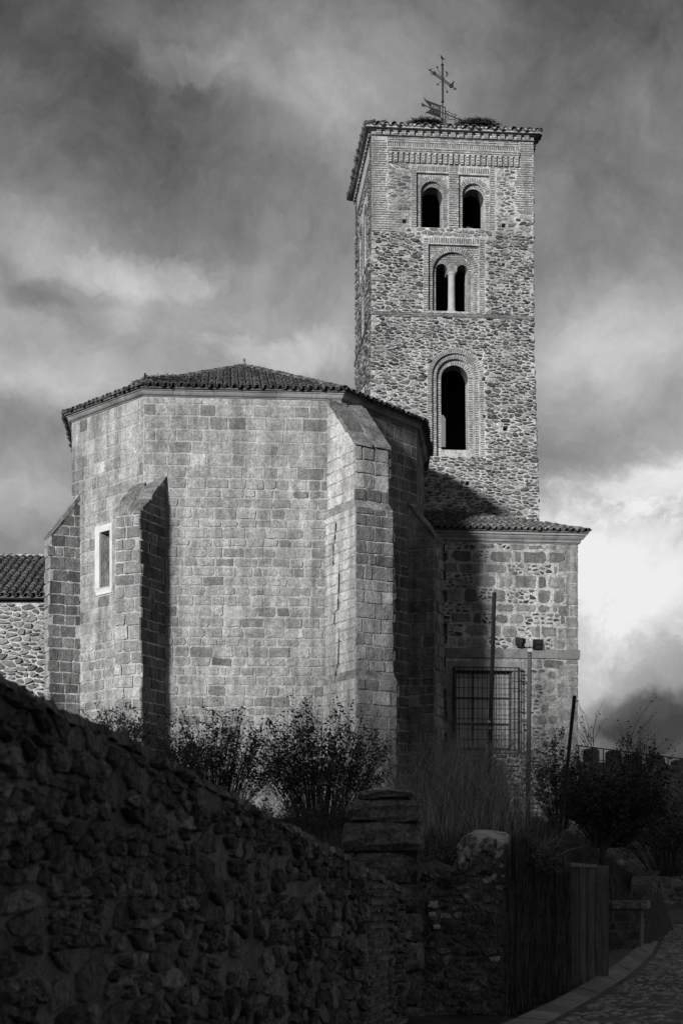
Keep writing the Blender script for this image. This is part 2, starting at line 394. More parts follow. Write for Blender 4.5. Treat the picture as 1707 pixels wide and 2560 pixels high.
def jambs(surf, pc, cu, r0, r1, v0, v1, d):
    for s_ in (-1, 1):
        v = v0
        while v < v1:
            brick_at(surf, pc, cu+s_*(r0+r1)/2, v, (r1-r0)*R.uniform(.88, 1), BH*R.uniform(.8, 1.15), R.uniform(-.02, .02), d, BT()); v += PITCH*R.uniform(.95, 1.05)
def arch_hole(cu, r, spring, bottom, n=14):
    return [(cu-r, bottom), (cu-r, spring)] + [(cu-r*math.cos(math.pi*i/n), spring+r*math.sin(math.pi*i/n)) for i in range(1, n)] + [(cu+r, spring), (cu+r, bottom)]
def rect(u0, u1, v0, v1): return [(u0, v0), (u0, v1), (u1, v1), (u1, v0)]
def slab(surf, outer, holes, d0, d1, bag, tone=1.0):
    loops = [outer]+holes; pts = [p for l in loops for p in l]
    tr = tessellate_polygon([[Vector((p[0], p[1], 0)) for p in l] for l in loops]); n = len(pts)
    V = [surf.p(p[0], p[1], d1) for p in pts]+[surf.p(p[0], p[1], d0) for p in pts]; Fc = []
    for t in tr:
        a = (pts[t[1]][0]-pts[t[0]][0])*(pts[t[2]][1]-pts[t[0]][1])-(pts[t[1]][1]-pts[t[0]][1])*(pts[t[2]][0]-pts[t[0]][0])
        t = t if a > 0 else t[::-1]; Fc.append(tuple(t)); Fc.append(tuple(i+n for i in t[::-1]))
    k = 0
    for li, l in enumerate(loops):
        m = len(l)
        for i in range(m):
            a, b = k+i, k+(i+1) % m; Fc.append((a, b, b+n, a+n))
        k += m
    bag.add(V, Fc, tone)
def prism(bag, plan, z0, z1, tone=1.0):
    n = len(plan); V = [(p[0], p[1], z0) for p in plan]+[(p[0], p[1], z1) for p in plan]
    bag.add(V, [(i, (i+1) % n, n+(i+1) % n, n+i) for i in range(n)]+[tuple(range(n))[::-1], tuple(range(n, 2*n))], tone)

# ------------------------------------------------------------------ mitred mouldings and tiled roofs
def offs(plan, i, o, closed=False):
    n = len(plan); a = Vector(plan[i])
    def nr(p, q): d = (Vector(q)-Vector(p)).normalized(); return Vector((d[1], -d[0]))
    n0 = nr(plan[i-1], plan[i]) if (i > 0 or closed) else None; n1 = nr(plan[i], plan[(i+1) % n]) if (i < n-1 or closed) else None
    if n0 is None: return a+n1*o
    if n1 is None: return a+n0*o
    m = (n0+n1); m = m/m.dot(n0); return a+m*o
def moulding(plan, prof, pc, step, closed=False, gap=.012, tone=lambda: 1.0):
    n = len(plan)
    for i in range(n if closed else n-1):
        j = (i+1) % n; L = (Vector(plan[j])-Vector(plan[i])).length; k = max(1, round(L/step)); cuts = [0]+sorted([(q+R.uniform(-.2, .2))/k for q in range(1, k)])+[1]
        for a, b in zip(cuts, cuts[1:]):
            g = gap/L/2; a2 = a+g; b2 = b-g; V = []; dz = R.uniform(-.006, .006); do = R.uniform(-.006, .01)
            for t in (a2, b2):
                for o, z in prof:
                    p = offs(plan, i, o+do, closed); q = offs(plan, j, o+do, closed); c = p+(q-p)*t; V.append((c[0], c[1], z+dz))
            m = len(prof); Fc = [(x, (x+1) % m, m+(x+1) % m, m+x) for x in range(m)]+[tuple(range(m))[::-1], tuple(range(m, 2*m))]
            pc.add(V, Fc, tone())
def tile_shape(p, up, side, nrm, L, r0, r1, n=5, th=.018, inv=False):
    V = []; s_ = -1 if inv else 1
    for t, r in ((0, r0), (1, r1)):
        for rr in (r, r-th):
            for k in range(n+1):
                a = math.pi*k/n; V.append(tuple(p+up*(L*t)+side*(rr*math.cos(a))+nrm*(s_*rr*.82*math.sin(a))))
    m = n+1; Fc = []
    for k in range(n):
        Fc += [(k, k+1, 2*m+k+1, 2*m+k), (m+k+1, m+k, 3*m+k, 3*m+k+1), (k, m+k, m+k+1, k+1)]
    return V, Fc
def tiled_face(poly, eave_a, eave_b, pc, pitch=.25, expo=.36, r=.105, maxrows=99, lift=.02, tone=None, channels=True):
    """poly: convex planar face (3D), eave runs a -> b; tiles climb from it"""
    A, Bv = Vector(eave_a), Vector(eave_b); side = (Bv-A).normalized(); nrm = None
    P = [Vector(p) for p in poly]
    for q in P:
        x = side.cross(q-A)
        if x.length > .5: nrm = x.normalized(); break
    if nrm[2] < 0: nrm = -nrm
    up = nrm.cross(side).normalized()
    if up[2] < 0: up = -up
    Q = [((q-A).dot(side), (q-A).dot(up)) for q in P]
    L = (Bv-A).length; n = int(L/pitch); pt = L/n; top = max(q[1] for q in Q)
    def inside(x, y):
        s_ = None
        for i in range(len(Q)):
            a, b = Q[i-1], Q[i]; c = (b[0]-a[0])*(y-a[1])-(b[1]-a[1])*(x-a[0])
            if abs(c) < 1e-6: continue
            if s_ is None: s_ = c > 0
            elif (c > 0) != s_: return False
        return True
    for i in range(n):
        x = (i+.5)*pt; wob = R.uniform(-.012, .012)
        for j in range(min(maxrows, int(top/expo)+1)):
            y = j*expo - (.08 if j == 0 else 0)
            if not inside(x, j*expo+.12): continue
            tn = (tone or (lambda: R.uniform(.55, 1.5)))()
            jx = wob+R.uniform(-.016, .016); jl = R.uniform(-.05, .05)
            up2 = (up+nrm*(-.05)+side*R.uniform(-.02, .02)).normalized()
            V, Fc = tile_shape(A+side*(x+jx)+up*(y+jl)+nrm*(lift+.035+R.uniform(-.006, .01)), up2, side, nrm, expo+.08, r, r*.8)
            pc.add(V, Fc, tn)
            if channels and j < 2:
                V, Fc = tile_shape(A+side*(x+pt/2)+up*(y+jl)+nrm*(lift+.07), up2, side, nrm, expo+.08, r*.9, r*.95, inv=True)
                pc.add(V, Fc, tn*.8, .2)
def ridge_tiles(a, b, pc, r=.13, expo=.36, lift=.06):
    a, b = Vector(a), Vector(b); d = (b-a).normalized(); L = (b-a).length; side = d.cross(Vector((0, 0, 1))).normalized(); nrm = side.cross(d)
    for i in range(int(L/expo)):
        V, Fc = tile_shape(a+d*(i*expo)+nrm*(lift+R.uniform(-.01, .015)), (d-nrm*.04).normalized(), side, nrm, expo+.07, r, r*.85)
        pc.add(V, Fc, R.uniform(.6, 1.5))
exec_order = None
D = 1.08865                                    # 1568-px view -> photograph px

# ================================================================== GROUND
def lerp(t, pts):
    for (a, x), (b, y) in zip(pts, pts[1:]):
        if t <= b: return x+(y-x)*max(0, (t-a)/(b-a))
    return pts[-1][1]
def road_z(Y): return -1.62+.0125*(min(max(Y, 0), 130)-20)
def edgeX(Y): return lerp(Y, [(0, -1.0), (9, -.9), (16, .6), (20, 1.7), (28.5, 4.3), (34, 5.6), (40, 7.2), (50, 9.8), (60, 11.7), (75, 14.2), (90, 16), (200, 30)])
def garden_z(Y): return lerp(Y, [(0, -1.5), (18, -.6), (22, .15), (30, .9), (44, 1.75), (52, 2.3), (60, 2.55), (90, 2.6), (200, 0)])
def ground_z(X, Y):
    e = edgeX(Y); g = garden_z(Y); r = road_z(Y)
    if X >= e: return r-.02
    low = lerp(Y, [(0, r), (30, r), (39.9, r), (40.4, -.45), (50, -.1), (60, .3), (75, 0), (90, r)])
    if Y < 30: e -= .75
    elif Y < 40.3: e = 5.0
    if Y < 22.6 or X >= e: return r-.02
    k = min(1, (e-X)/lerp(Y, [(0, .1), (29, .15), (38, 1), (40.3, 1), (41, 4), (45, 5), (80, 4), (100, 8)])); k = k*k*(3-2*k)
    return low+(g-low)*k
def grid(name, xs, ys, fz, mat, kind='structure'):
    V = [(x, y, fz(x, y)) for y in ys for x in xs]; n = len(xs)
    Fc = [(j*n+i, j*n+i+1, (j+1)*n+i+1, (j+1)*n+i) for j in range(len(ys)-1) for i in range(n-1)]
    return tag(mk(name, V, Fc, mat, smooth=True), kind=kind)
xs = [-900, -300, -100, -50, -30]+[-20+.5*i for i in range(90)]+[26, 30, 40, 60, 100, 300, 900]; ys = [-300, -100, -30, -5]+[.8*i for i in range(28)]+[22.0, 22.55, 22.65]+[23.2+.8*i for i in range(86)]+[100, 130, 200, 400, 900, 2500]
grid('ground', xs, ys, lambda x, y: ground_z(x, y)-(0.03 if x >= edgeX(y) else 0) + (R.uniform(-.04, .04) if x < edgeX(y) and 0 < y < 90 else 0), 'earth')
# road: kerb-stone strip traced on the ground, cobbles to the right of it
def on_road(x, y):
    k = (y-HY)/F; Y = 1.87/(k+.0125); return (x-CX)/F*Y, Y
z6 = lambda x, y: (1067+x/2.45, 1920+y/2.45)
Lp = [on_road(*z6(*p)) for p in [(300, 1650), (520, 1560), (780, 1440), (1020, 1300), (1130, 1232), (1200, 1180), (1300, 1095), (1360, 1000), (1410, 868)]]
Rp = [on_road(*z6(*p)) for p in [(560, 1650), (760, 1556), (1000, 1420), (1210, 1290), (1300, 1218), (1380, 1140), (1420, 1060), (1450, 985), (1482, 905)]]
def resample(P, n):
    out = []; T = [0]
    for a, b in zip(P, P[1:]): T.append(T[-1]+math.dist(a, b))
    for i in range(n+1):
        t = T[-1]*i/n
        for k in range(len(P)-1):
            if t <= T[k+1]+1e-9: s_ = (t-T[k])/(T[k+1]-T[k]); out.append((P[k][0]+(P[k+1][0]-P[k][0])*s_, P[k][1]+(P[k+1][1]-P[k][1])*s_)); break
    return out
NS = 56; Ls, Rs = resample(Lp, NS), resample(Rp, NS)
pv = B(); n = len(Rs)
V = [(-.2, 2, road_z(2)), (60, 2, road_z(2))]
RR = [(-.3, 3), (.3, 10)]+Rs+[(Rs[-1][0]+4, 110)]
V = []; 
for p in RR: V += [(p[0], p[1], road_z(p[1])), (60, p[1], road_z(p[1]))]
pv.add(V, [(2*i, 2*i+1, 2*i+3, 2*i+2) for i in range(len(RR)-1)])
tag(pv.out('road', 'cobble'), kind='structure')
stp = tag(mk('kerb_strip', [(p[0], p[1], road_z(p[1])+.004) for q in zip(Ls, Rs) for p in q], [(2*i, 2*i+1, 2*i+3, 2*i+2) for i in range(NS)], 'cobble'), kind='structure')
for i in range(NS):
    q = [Ls[i], Rs[i], Rs[i+1], Ls[i+1]]; c = (sum(p[0] for p in q)/4, sum(p[1] for p in q)/4); b = B(); q = [(c[0]+(p[0]-c[0])*.985, c[1]+(p[1]-c[1])*.985) for p in q]
    zt = .03+R.uniform(-.004, .004)
    b.add([(p[0], p[1], road_z(p[1])-.01) for p in q]+[(p[0], p[1], road_z(p[1])+zt) for p in q], [(0, 1, 5, 4), (1, 2, 6, 5), (2, 3, 7, 6), (3, 0, 4, 7), (4, 5, 6, 7)], R.uniform(.8, 1.2))
    b.out('kerb_slab', 'kerb', stp, origin=(c[0], c[1], road_z(c[1])))
# cobbled pavement between the strip and the low wall, pale setts across the road
pvm = B(); LL = [p for p in Ls if 28 < p[1] < 60]
V = []
for p in LL: V += [((5.05 if 29.5 < p[1] < 39.7 else edgeX(p[1])-.3), p[1], road_z(p[1])+.004), (p[0], p[1], road_z(p[1])+.004)]
pvm.add(V, [(2*i, 2*i+1, 2*i+3, 2*i+2) for i in range(len(LL)-1)]); tag(pvm.out('pavement', 'cobble'), kind='structure')
sb = B(); Y = 20.0
while Y < 80:
    xk = lerp(Y, [(p[1], p[0]) for p in Rs]); x = xk+.1
    while x < xk+9:
        L = R.uniform(.18, .32); sb.box(x, x+L-.02, Y+R.uniform(-.02, .02), Y+.12, road_z(Y)-.02, road_z(Y)+.014, R.uniform(.5, 1.2)); x += L
    Y += 1.9+Y*.02
tag(sb.out('sett_rows', 'kerb'), kind='stuff')
cb = B()
for i in range(9000):
    Y = 17+R.random()**1.3*40; x = R.uniform(0, 1)**1.2*8+.15+lerp(Y, [(p[1], p[0]) for p in Rs]); s_ = R.uniform(.05, .1)
    if x/Y > .24: continue
    cb.add([(x-s_, Y-s_, road_z(Y)-.01), (x+s_, Y-s_, road_z(Y)-.01), (x+s_, Y+s_, road_z(Y)-.01), (x-s_, Y+s_, road_z(Y)-.01), (x+R.uniform(-.02, .02), Y, road_z(Y)+R.uniform(.012, .03))],
           [(0, 1, 4), (1, 2, 4), (2, 3, 4), (3, 0, 4)], R.uniform(.5, 1.6))
tag(cb.out('cobblestones', 'kerb'), kind='stuff')

# ================================================================== BELL TOWER
TH = rad(5.1); TC = (1.195, 64.7); TW = 6.53
c_, s_ = math.cos(TH), math.sin(TH)
T0 = TC; T1 = (TC[0]+TW*c_, TC[1]+TW*s_); T3 = (TC[0]-TW*s_, TC[1]+TW*c_); T2 = (T1[0]-TW*s_, T1[1]+TW*c_)
VB, VM, VT = 2.0, 23.05, 30.12
BAT = (VM, 14.7, .12, .2, .12)
front = Surf(T0, T1, BAT); left = Surf(T3, T0, (VM, 14.7, .12, .12, .12)); right = Surf(T1, T2, (VM, 14.7, .12, .12, .2)); rear = Surf(T2, T3, (VM, 14.7, .2, .12, .12))
za = lambda x, y: front.uv(860+x/3.015, 120+y/3.015)
zb = lambda x, y: front.uv(860+x/3.015, 560+y/3.015)
zc = lambda x, y: front.uv(860+x/2.45, 980+y/2.45)
tower = thing('bell_tower', 'tall square stone and brick bell tower rising behind the apse', 'bell tower', (TC[0], TC[1], VB))
E1, E2, E3 = [], [], []                         # holes per order (front skin, middle, inner)
ts = Pieces('stone', 'rubble_fill', 'rubble_stone'); tb = Pieces('brick', 'brick_fill', 'brick')
exr = []                                       # zones of brickwork where no rubble goes
for (xa, xb, yt, yb, o0, o1, i0, i1, sp1, sp2) in ((545, 790, 922, 1352, 580, 750, 593, 748, 1072, 1098), (863, 1097, 938, 1358, 893, 1064, 905, 1060, 1088, 1112)):
    u0, vt = za(xa, yt); u1 = za(xb, yt)[0]; vb = za((xa+xb)/2, yb)[1]
    E1.append(rect(u0, u1, vb, vt-.06))
    a0, s0 = za(o0, sp1); a1 = za(o1, sp1)[0]; cu, r = (a0+a1)/2, (a1-a0)/2; E2.append(arch_hole(cu, r, s0, vb+.002))
    ring(front, tb, cu, s0, r+.015, r+.20, -.12); jambs(front, tb, cu, r+.015, r+.16, vb+.05, s0, -.12)
    b0, s1 = za(i0, sp2); b1 = za(i1, sp2)[0]; cu2, r2 = (b0+b1)/2, (b1-b0)/2; E3.append(arch_hole(cu2, r2, s1, vb+.004))
    ring(front, tb, cu2, s1, r2+.015, r2+.20, -.28)
    soldiers(front, tb, u0+.02, u1-.02, vt, vt+.20, 0)
VBW = za(800, 1352)[1]
uA, uB, uC, uD, uE, uF = [za(x, 1100)[0] for x in (508, 545, 790, 863, 1097, 1137)]
vTop = za(800, 880)[1]
brick_courses(front, tb, lambda v: (uA, uB), VBW, vTop, 0, .2); brick_courses(front, tb, lambda v: (uC, uD), VBW, vTop, 0, .24); brick_courses(front, tb, lambda v: (uE, uF), VBW, vTop, 0, .2)
exr.append(('r', uA-.02, uF+.02, VBW-.03, 40))
# mid window
m0, mt = zb(635, 138); m1 = zb(1020, 138)[0]; mb = zb(825, 664)[1]+.04
E1.append(rect(m0, m1, mb, mt-.05)); soldiers(front, tb, m0+.02, m1-.02, mt, mt+.21, 0)
mA, mF = zb(598, 400)[0], zb(1060, 400)[0]
brick_courses(front, tb, lambda v: (mA, m0), mb, mt+.22, 0, .2); brick_courses(front, tb, lambda v: (m1, mF), mb, mt+.22, 0, .2)
exr.append(('r', mA-.02, mF+.02, mb-.05, mt+.27))
q0, qs = zb(668, 350); q1 = zb(980, 350)[0]; mc, mr = (q0+q1)/2, (q1-q0)/2
E2.append(arch_hole(mc, mr, qs, mb+.002)); ring(front, tb, mc, qs, mr+.015, mr+.2, -.12); jambs(front, tb, mc, mr+.015, mr+.13, mb+.05, qs, -.12)
w0, ws = zb(698, 318); w1, w2, w3 = [zb(x, 318)[0] for x in (785, 858, 938)]; wi = zb(820, 338)[1]; ra, rb_ = (w1-w0)/2, (w3-w2)/2; N = 10
E3.append([(w0, mb+.004), (w0, ws)]+[((w0+w1)/2-ra*math.cos(math.pi*i/N), ws+ra*math.sin(math.pi*i/N)) for i in range(1, N)]+[(w1, ws), (w1, wi), (w2, wi), (w2, ws)] +
          [((w2+w3)/2-rb_*math.cos(math.pi*i/N), ws+rb_*math.sin(math.pi*i/N)) for i in range(1, N)]+[(w3, ws), (w3, mb+.004)])
ring(front, tb, (w0+w1)/2, ws, ra+.012, ra+.2, -.28, 35, 180); ring(front, tb, (w2+w3)/2, ws, rb_+.012, rb_+.2, -.28, 0, 145)
jambs(front, tb, (w0+w3)/2, (w3-w0)/2+.012, (w3-w0)/2+.13, mb+.05, ws, -.28)
for k in range(9):                              # tympanum courses
    v = ws+.31+k*PITCH; hw = math.sqrt(max(0, (mr-.03)**2-(v-qs)**2)); hw2 = .27 if k < 1 else (.5 if k < 3 else .9)
    if hw > .12: brick_courses(front, tb, lambda _: (mc-min(hw, hw2), mc+min(hw, hw2)), v, v+.01, -.28, .25)
brick_courses(front, tb, lambda _: (mc-.1, mc+.1), wi+.04, ws+.25, -.28, .2)
for xa, xb in ((m0, m1),):                       # spandrels
    for k in range(14):
        v = qs+.45+k*PITCH; hw = math.sqrt(max(0, (mr+.22)**2-(v-qs)**2))
        if v < mt-.1:
            if mc-hw-xa > .08: brick_courses(front, tb, lambda _: (xa+.01, mc-hw), v, v+.01, -.12, .25)
            if xb-mc-hw > .08: brick_courses(front, tb, lambda _: (mc+hw, xb-.01), v, v+.01, -.12, .25)
# tall arch of three orders
k0, ks = zb(735, 1146); k1 = zb(937, 1146)[0]; kc, kr = (k0+k1)/2, (k1-k0)/2; kb = front.uv(1137, 1121)[1]; kb2 = front.uv(1137, 1143)[1]
E1.append(arch_hole(kc, kr+.40, ks, kb2, 20)); E2.append(arch_hole(kc, kr+.21, ks, kb2+.002, 20)); E3.append(arch_hole(kc, kr, ks, kb, 18))
for r0, d in ((kr+.40, 0), (kr+.21, -.12), (kr, -.28)):
    ring(front, tb, kc, ks, r0+.01, r0+.185, d); jambs(front, tb, kc, r0+.01, r0+.17, kb2+.05 if r0 > kr+.1 else kb+.1, ks, d)
exr += [('c', kc, ks, kr+.60), ('r', kc-kr-.59, kc+kr+.59, kb2, ks)]
# putlog holes
PUT = []
for f_, x, y, s2 in ((za, 455, 1303, .17), (za, 1202, 1335, .17), (zc, 975, 225, .2), (zc, 848, 152, .14), (zc, 745, 562, .17), (zb, 1045, 1168, .16), (zb, 1200, 305, .13), (zb, 745, 2, .01)):
    if s2 < .05: continue
    u, v = f_(x, y); PUT.append(rect(u-s2/2, u+s2/2, v-s2/2, v+s2/2)); exr.append(('r', u-s2/2-.03, u+s2/2+.03, v-s2/2-.03, v+s2/2+.03))
wallb = B(); L3 = B()
def split(hs, lo, hi): return [h for h in hs if lo <= sum(p[1] for p in h)/len(h) < hi]
PU = [p for p in PUT if not any(min(q[0] for q in e) < p[0][0] < max(q[0] for q in e) and min(q[1] for q in e) < p[0][1] < max(q[1] for q in e) for e in E1+E2+E3)]
for lo, hi in ((VB, VM), (VM, VT+.2)):
    o = rect(0, TW, lo, hi)
    slab(front, o, split(E1+PU, lo, hi), -.12, 0, wallb)
    slab(front, rect(.2, TW-.2, lo, hi), split(E2+PU, lo, hi), -.28, -.122, wallb)
    slab(front, rect(.2, TW-.2, lo, hi), split(E3+PU, lo, hi), -.95, -.282, L3)
# other three sides of the shaft
def BO(S):                                       # the opening in the rear wall that lets a sliver of sky show through the tall arch
    (a, z1), (b_, z0) = S.uv(1086, 1036), S.uv(1114, 1126); a, b_ = min(a, b_), max(a, b_)
    return [(a, z0), (a, z1-.15), (a+.1, z1), (b_-.1, z1), (b_, z1-.15), (b_, z0)]
for lo, hi in ((VB, VM), (VM, VT+.2)):
    H = []
    for (c0, r, s0, b0) in ((2.25, .42, 27.6, 25.9), (4.25, .42, 27.6, 25.9), (3.25, .6, 23.4+1.3, 23.25), (3.3, .55, 20.0, 17.2)):
        if lo < s0 < hi: H.append(arch_hole(c0, r, s0, b0, 10))
    slab(left, rect(.0, TW-.125, lo, hi), H, -.9, 0, wallb)
    slab(right, rect(.125, TW, lo, hi), [], -.6, 0, wallb); slab(rear, rect(.1, TW-.1, lo, hi), [BO(rear)] if lo < 15 else [], -.6, 0, wallb)
tw = wallb.out('wall', 'lime_mortar', tower)
L3.out('inner_wall', 'lime_mortar', tower)
def soffit(cu, r, sp, a0=0, a1=180):  # brick lining; the shade under the arch is put into its tone
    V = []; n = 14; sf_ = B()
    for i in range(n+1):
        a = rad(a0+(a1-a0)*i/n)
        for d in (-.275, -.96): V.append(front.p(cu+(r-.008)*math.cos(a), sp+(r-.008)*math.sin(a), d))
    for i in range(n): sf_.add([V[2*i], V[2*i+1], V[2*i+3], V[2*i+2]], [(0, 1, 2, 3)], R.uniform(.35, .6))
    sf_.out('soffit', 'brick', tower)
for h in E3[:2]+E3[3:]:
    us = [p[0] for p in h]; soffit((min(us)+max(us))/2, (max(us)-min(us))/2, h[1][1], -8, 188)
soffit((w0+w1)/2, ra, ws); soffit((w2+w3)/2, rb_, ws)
# rubble and brick facing
tl = lambda a=.3, b=1.8: (lambda u, v: R.choice([R.uniform(a, .7), R.uniform(.5, 1.0), R.uniform(.9, b)]))
QL = lambda v: .52+.16*(int(v/.55) % 2)
vF = za(800, 872)[1]                            # underside of corbel frieze
quL = za(322, 1100)[0]; quR = za(1292, 1100)[0]; qv = za(300, 1375)[1]; qv2 = za(1350, 1225)[1]; qv3 = za(300, 1215)[1]; quL2 = za(425, 1300)[0]
exm = ('r', mA-.3, mF+.3, mt+.27, VBW)
rubble(front, ts, -.02, TW+.02, 14.0, VM-.07, .22, .11, .034, tl(), .05, ex=exr, drop=.27, jit=.45, inset=.016)
rubble(front, ts, -.02, TW+.02, VM+.07, qv, .22, .11, .034, tl(), .05, ex=exr+[exm], drop=.27, jit=.45, inset=.016)
rubble(front, ts, mA-.28, mF+.28, mt+.28, VBW-.04, .3, .15, .03, tl(.7, 1.4), .03, drop=.1)
rubble(front, ts, quL+.04, uA-.03, qv3, vF, .24, .13, .035, tl(.6, 1.5), .025, drop=.25, jit=.45); rubble(front, ts, quL2+.06, uA-.03, qv, qv3, .24, .13, .035, tl(), .025, ex=[e for e in exr if e[2]-e[1] < .3], drop=.25, jit=.45)
rubble(front, ts, uF+.03, quR, qv, vF, .24, .13, .035, tl(.6, 1.5), .025, ex=[e for e in exr if e[0] == 'r' and e[2]-e[1] < .3], drop=.25, jit=.45); rubble(front, ts, quR, TW+.02, qv, qv2, .25, .13, .035, tl(), .03, ex=exr, drop=.25, jit=.45)
brick_courses(front, tb, lambda v: (R.uniform(-.04, .01), quL+.06*math.sin(v*9)), qv3, vF); brick_courses(front, tb, lambda v: (R.uniform(-.04, .01), quL2+.08*math.sin(v*9)), qv, qv3)
brick_courses(front, tb, lambda v: (quR+.06*math.sin(v*9), TW+R.uniform(-.01, .04)), qv2, vF)
# friezes: corbels, soldier band, dentils, stepped brick eaves
fv = [za(600, y)[1] for y in (868, 800, 782, 765, 712, 690, 668, 636, 600)]
fu0, fu1 = za(325, 800)[0], za(1318, 800)[0]
brick_courses(front, tb, lambda v: (0, fu0-.02), vF, VT-.1); brick_courses(front, tb, lambda v: (fu1+.02, TW), vF, VT-.1)
n = 24
for i in range(n):
    u = fu0+(i+.5)*(fu1-fu0)/n
    CB = B(); slab(front, rect(u-.062, u+.062, fv[0]+.0, fv[1]+.02), [], 0, .10, CB); CB.out('corbel', 'lime_mortar', tower)
    for k in range(3): brick_at(front, tb, u, fv[0]+.06+k*.11, .135, .042, R.uniform(-.03, .03), .10, BT()*1.1, h=.012, back=-.1)
for v in (fv[1]+.08, fv[1]+.17): brick_courses(front, tb, lambda _: (fu0, fu1), v, v+.01, .10)
wb2 = B(); p_ = rect(fu0, fu1, fv[1]+.02, fv[1]+.24); slab(front, p_, [], 0, .09, wb2)
soldiers(front, tb, fu0, fu1, fv[3]-.01, fv[4]-.02, 0)
for v in (fv[5], fv[5]-.09, fv[5]+.09): brick_courses(front, tb, lambda _: (fu0, fu1), v-.03, v-.02, 0)
nd = 19
def dentils(surf, w):
    for i in range(nd):
        u = .12+(i+.5)*(w-.24)/nd
        CB = B(); slab(surf, rect(u-.09, u+.09, fv[7]-.165, fv[7]+.02), [], 0, .11, CB); CB.out('corbel', 'lime_mortar', tower)
        for k in range(2): brick_at(surf, tb, u, fv[7]-.03-.09*k, .19, .045, R.uniform(-.02, .02), .11, BT(), h=.012, back=-.1)
for sf in (front, left): dentils(sf, TW)
plan = [T3, T0, T1, T2]
# mortar steps of the eaves on all sides, with brick courses on the two that show
for o, z0, z1 in ((.06, fv[6]-.03, fv[6]+.05), (.12, fv[7]+.03, fv[7]+.12), (.18, fv[7]+.122, fv[7]+.22), (.26, fv[7]+.222, VT+.24)):
    q = [offs(plan, i, o, True) for i in range(4)]
    if o > .1: prism(wb2, q, z0, z1)
    a = Surf(q[0], q[1]); f2 = Surf(q[1], q[2])
    for sf in (a, f2):
        brick_courses(sf, tb, lambda _: (.01, sf.w-.01), (z0+z1)/2, (z0+z1)/2+.01, .004, .27)
wb2.out('eaves_wall', 'lime_mortar', tower)
# string course (projecting brick ledge)
for k, v in enumerate((VM-.03, VM+.04)):
    for sf in (front, left): brick_courses(sf, tb, lambda _: (-.03, sf.w+.03), v, v+.01, .05, .3, tone=lambda: R.uniform(.5, .9), h=.02)
slb = B(); slab(front, rect(-.03, TW+.03, VM-.07, VM+.055), [], -.02, .05, slb); slab(left, rect(-.03, TW-.03, VM-.07, VM+.055), [], -.02, .05, slb); slb.out('string_course', 'granite_mortar', tower)
# side facing
lex = [('r', 1.3, 5.2, 25.7, 28.6), ('r', 2.3, 4.2, 23.2, 25.6), ('r', 2.4, 4.2, 17, 20.9)]
rubble(left, ts, 0, TW, 14.5, VM-.08, .4, .15, .045, tl(), .03, ex=lex); rubble(left, ts, 0, TW, VM+.08, vF, .4, .15, .045, tl(), .03, ex=lex+[('r', 5.9, 7, 25.5, 31)])
brick_courses(left, tb, lambda v: (5.9, TW), 25.6, VT-.1); brick_courses(left, tb, lambda v: (0, .7), 25.6, VT-.1); brick_courses(left, tb, lambda v: (.7, 5.9), vF, VT-.6, L=.4)
for cc, r, s0, b0 in ((2.25, .42, 27.6, 25.9), (4.25, .42, 27.6, 25.9), (3.25, .6, 24.7, 23.25), (3.3, .55, 20.0, 17.2)):
    ring(left, tb, cc, s0, r+.01, r+.28, .02); jambs(left, tb, cc, r+.01, r+.26, b0+.05, s0, .02)
rubble(right, ts, 0, TW, 13, VT, .5, .2, .05, tl(), .04)
tb.build(tw); ts.build(tw)
# column of the mid window
cbm = B(); pc0 = front.p((w1+w2)/2, mb, -.42)
prof = [(.0, .21), (.06, .235), (.12, .2), (.2, .155), (.3, .145), (1.0, .14), (1.55, .135), (wi-mb-.1, .13), (wi-mb-.07, .17), (wi-mb, .19)]
cbm.tube([(pc0[0], pc0[1], mb+z) for z, r in prof], [r for z, r in prof], 16); cbm.out('column', 'kerb', tower, smooth=True).data.attributes['tone'].data.foreach_set('value', [1.35]*(16*9+2))
# belfry interior: floor slabs, back lining, loose board in the window
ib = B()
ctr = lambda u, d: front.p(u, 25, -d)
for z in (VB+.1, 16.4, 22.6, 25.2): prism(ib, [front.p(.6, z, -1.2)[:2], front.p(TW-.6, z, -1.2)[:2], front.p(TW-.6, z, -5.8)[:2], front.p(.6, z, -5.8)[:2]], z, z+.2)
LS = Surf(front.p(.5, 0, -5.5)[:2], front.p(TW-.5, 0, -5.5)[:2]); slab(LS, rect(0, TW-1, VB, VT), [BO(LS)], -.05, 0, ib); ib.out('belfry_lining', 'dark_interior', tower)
bb = B(); a, v = za(935, 1330); b2 = za(1020, 1345)[0]
bb.add([front.p(a, v-.02, -.3), front.p(b2, v-.12, -.3), front.p(b2, v-.12, -.5), front.p(a, v-.02, -.5), front.p(a, v+.05, -.3), front.p(b2, v-.05, -.3), front.p(b2, v-.05, -.5), front.p(a, v+.05, -.5)],
       [(0, 1, 5, 4), (1, 2, 6, 5), (2, 3, 7, 6), (3, 0, 4, 7), (4, 5, 6, 7), (0, 3, 2, 1)])
bb.out('sill_board', 'old_wood', tower)
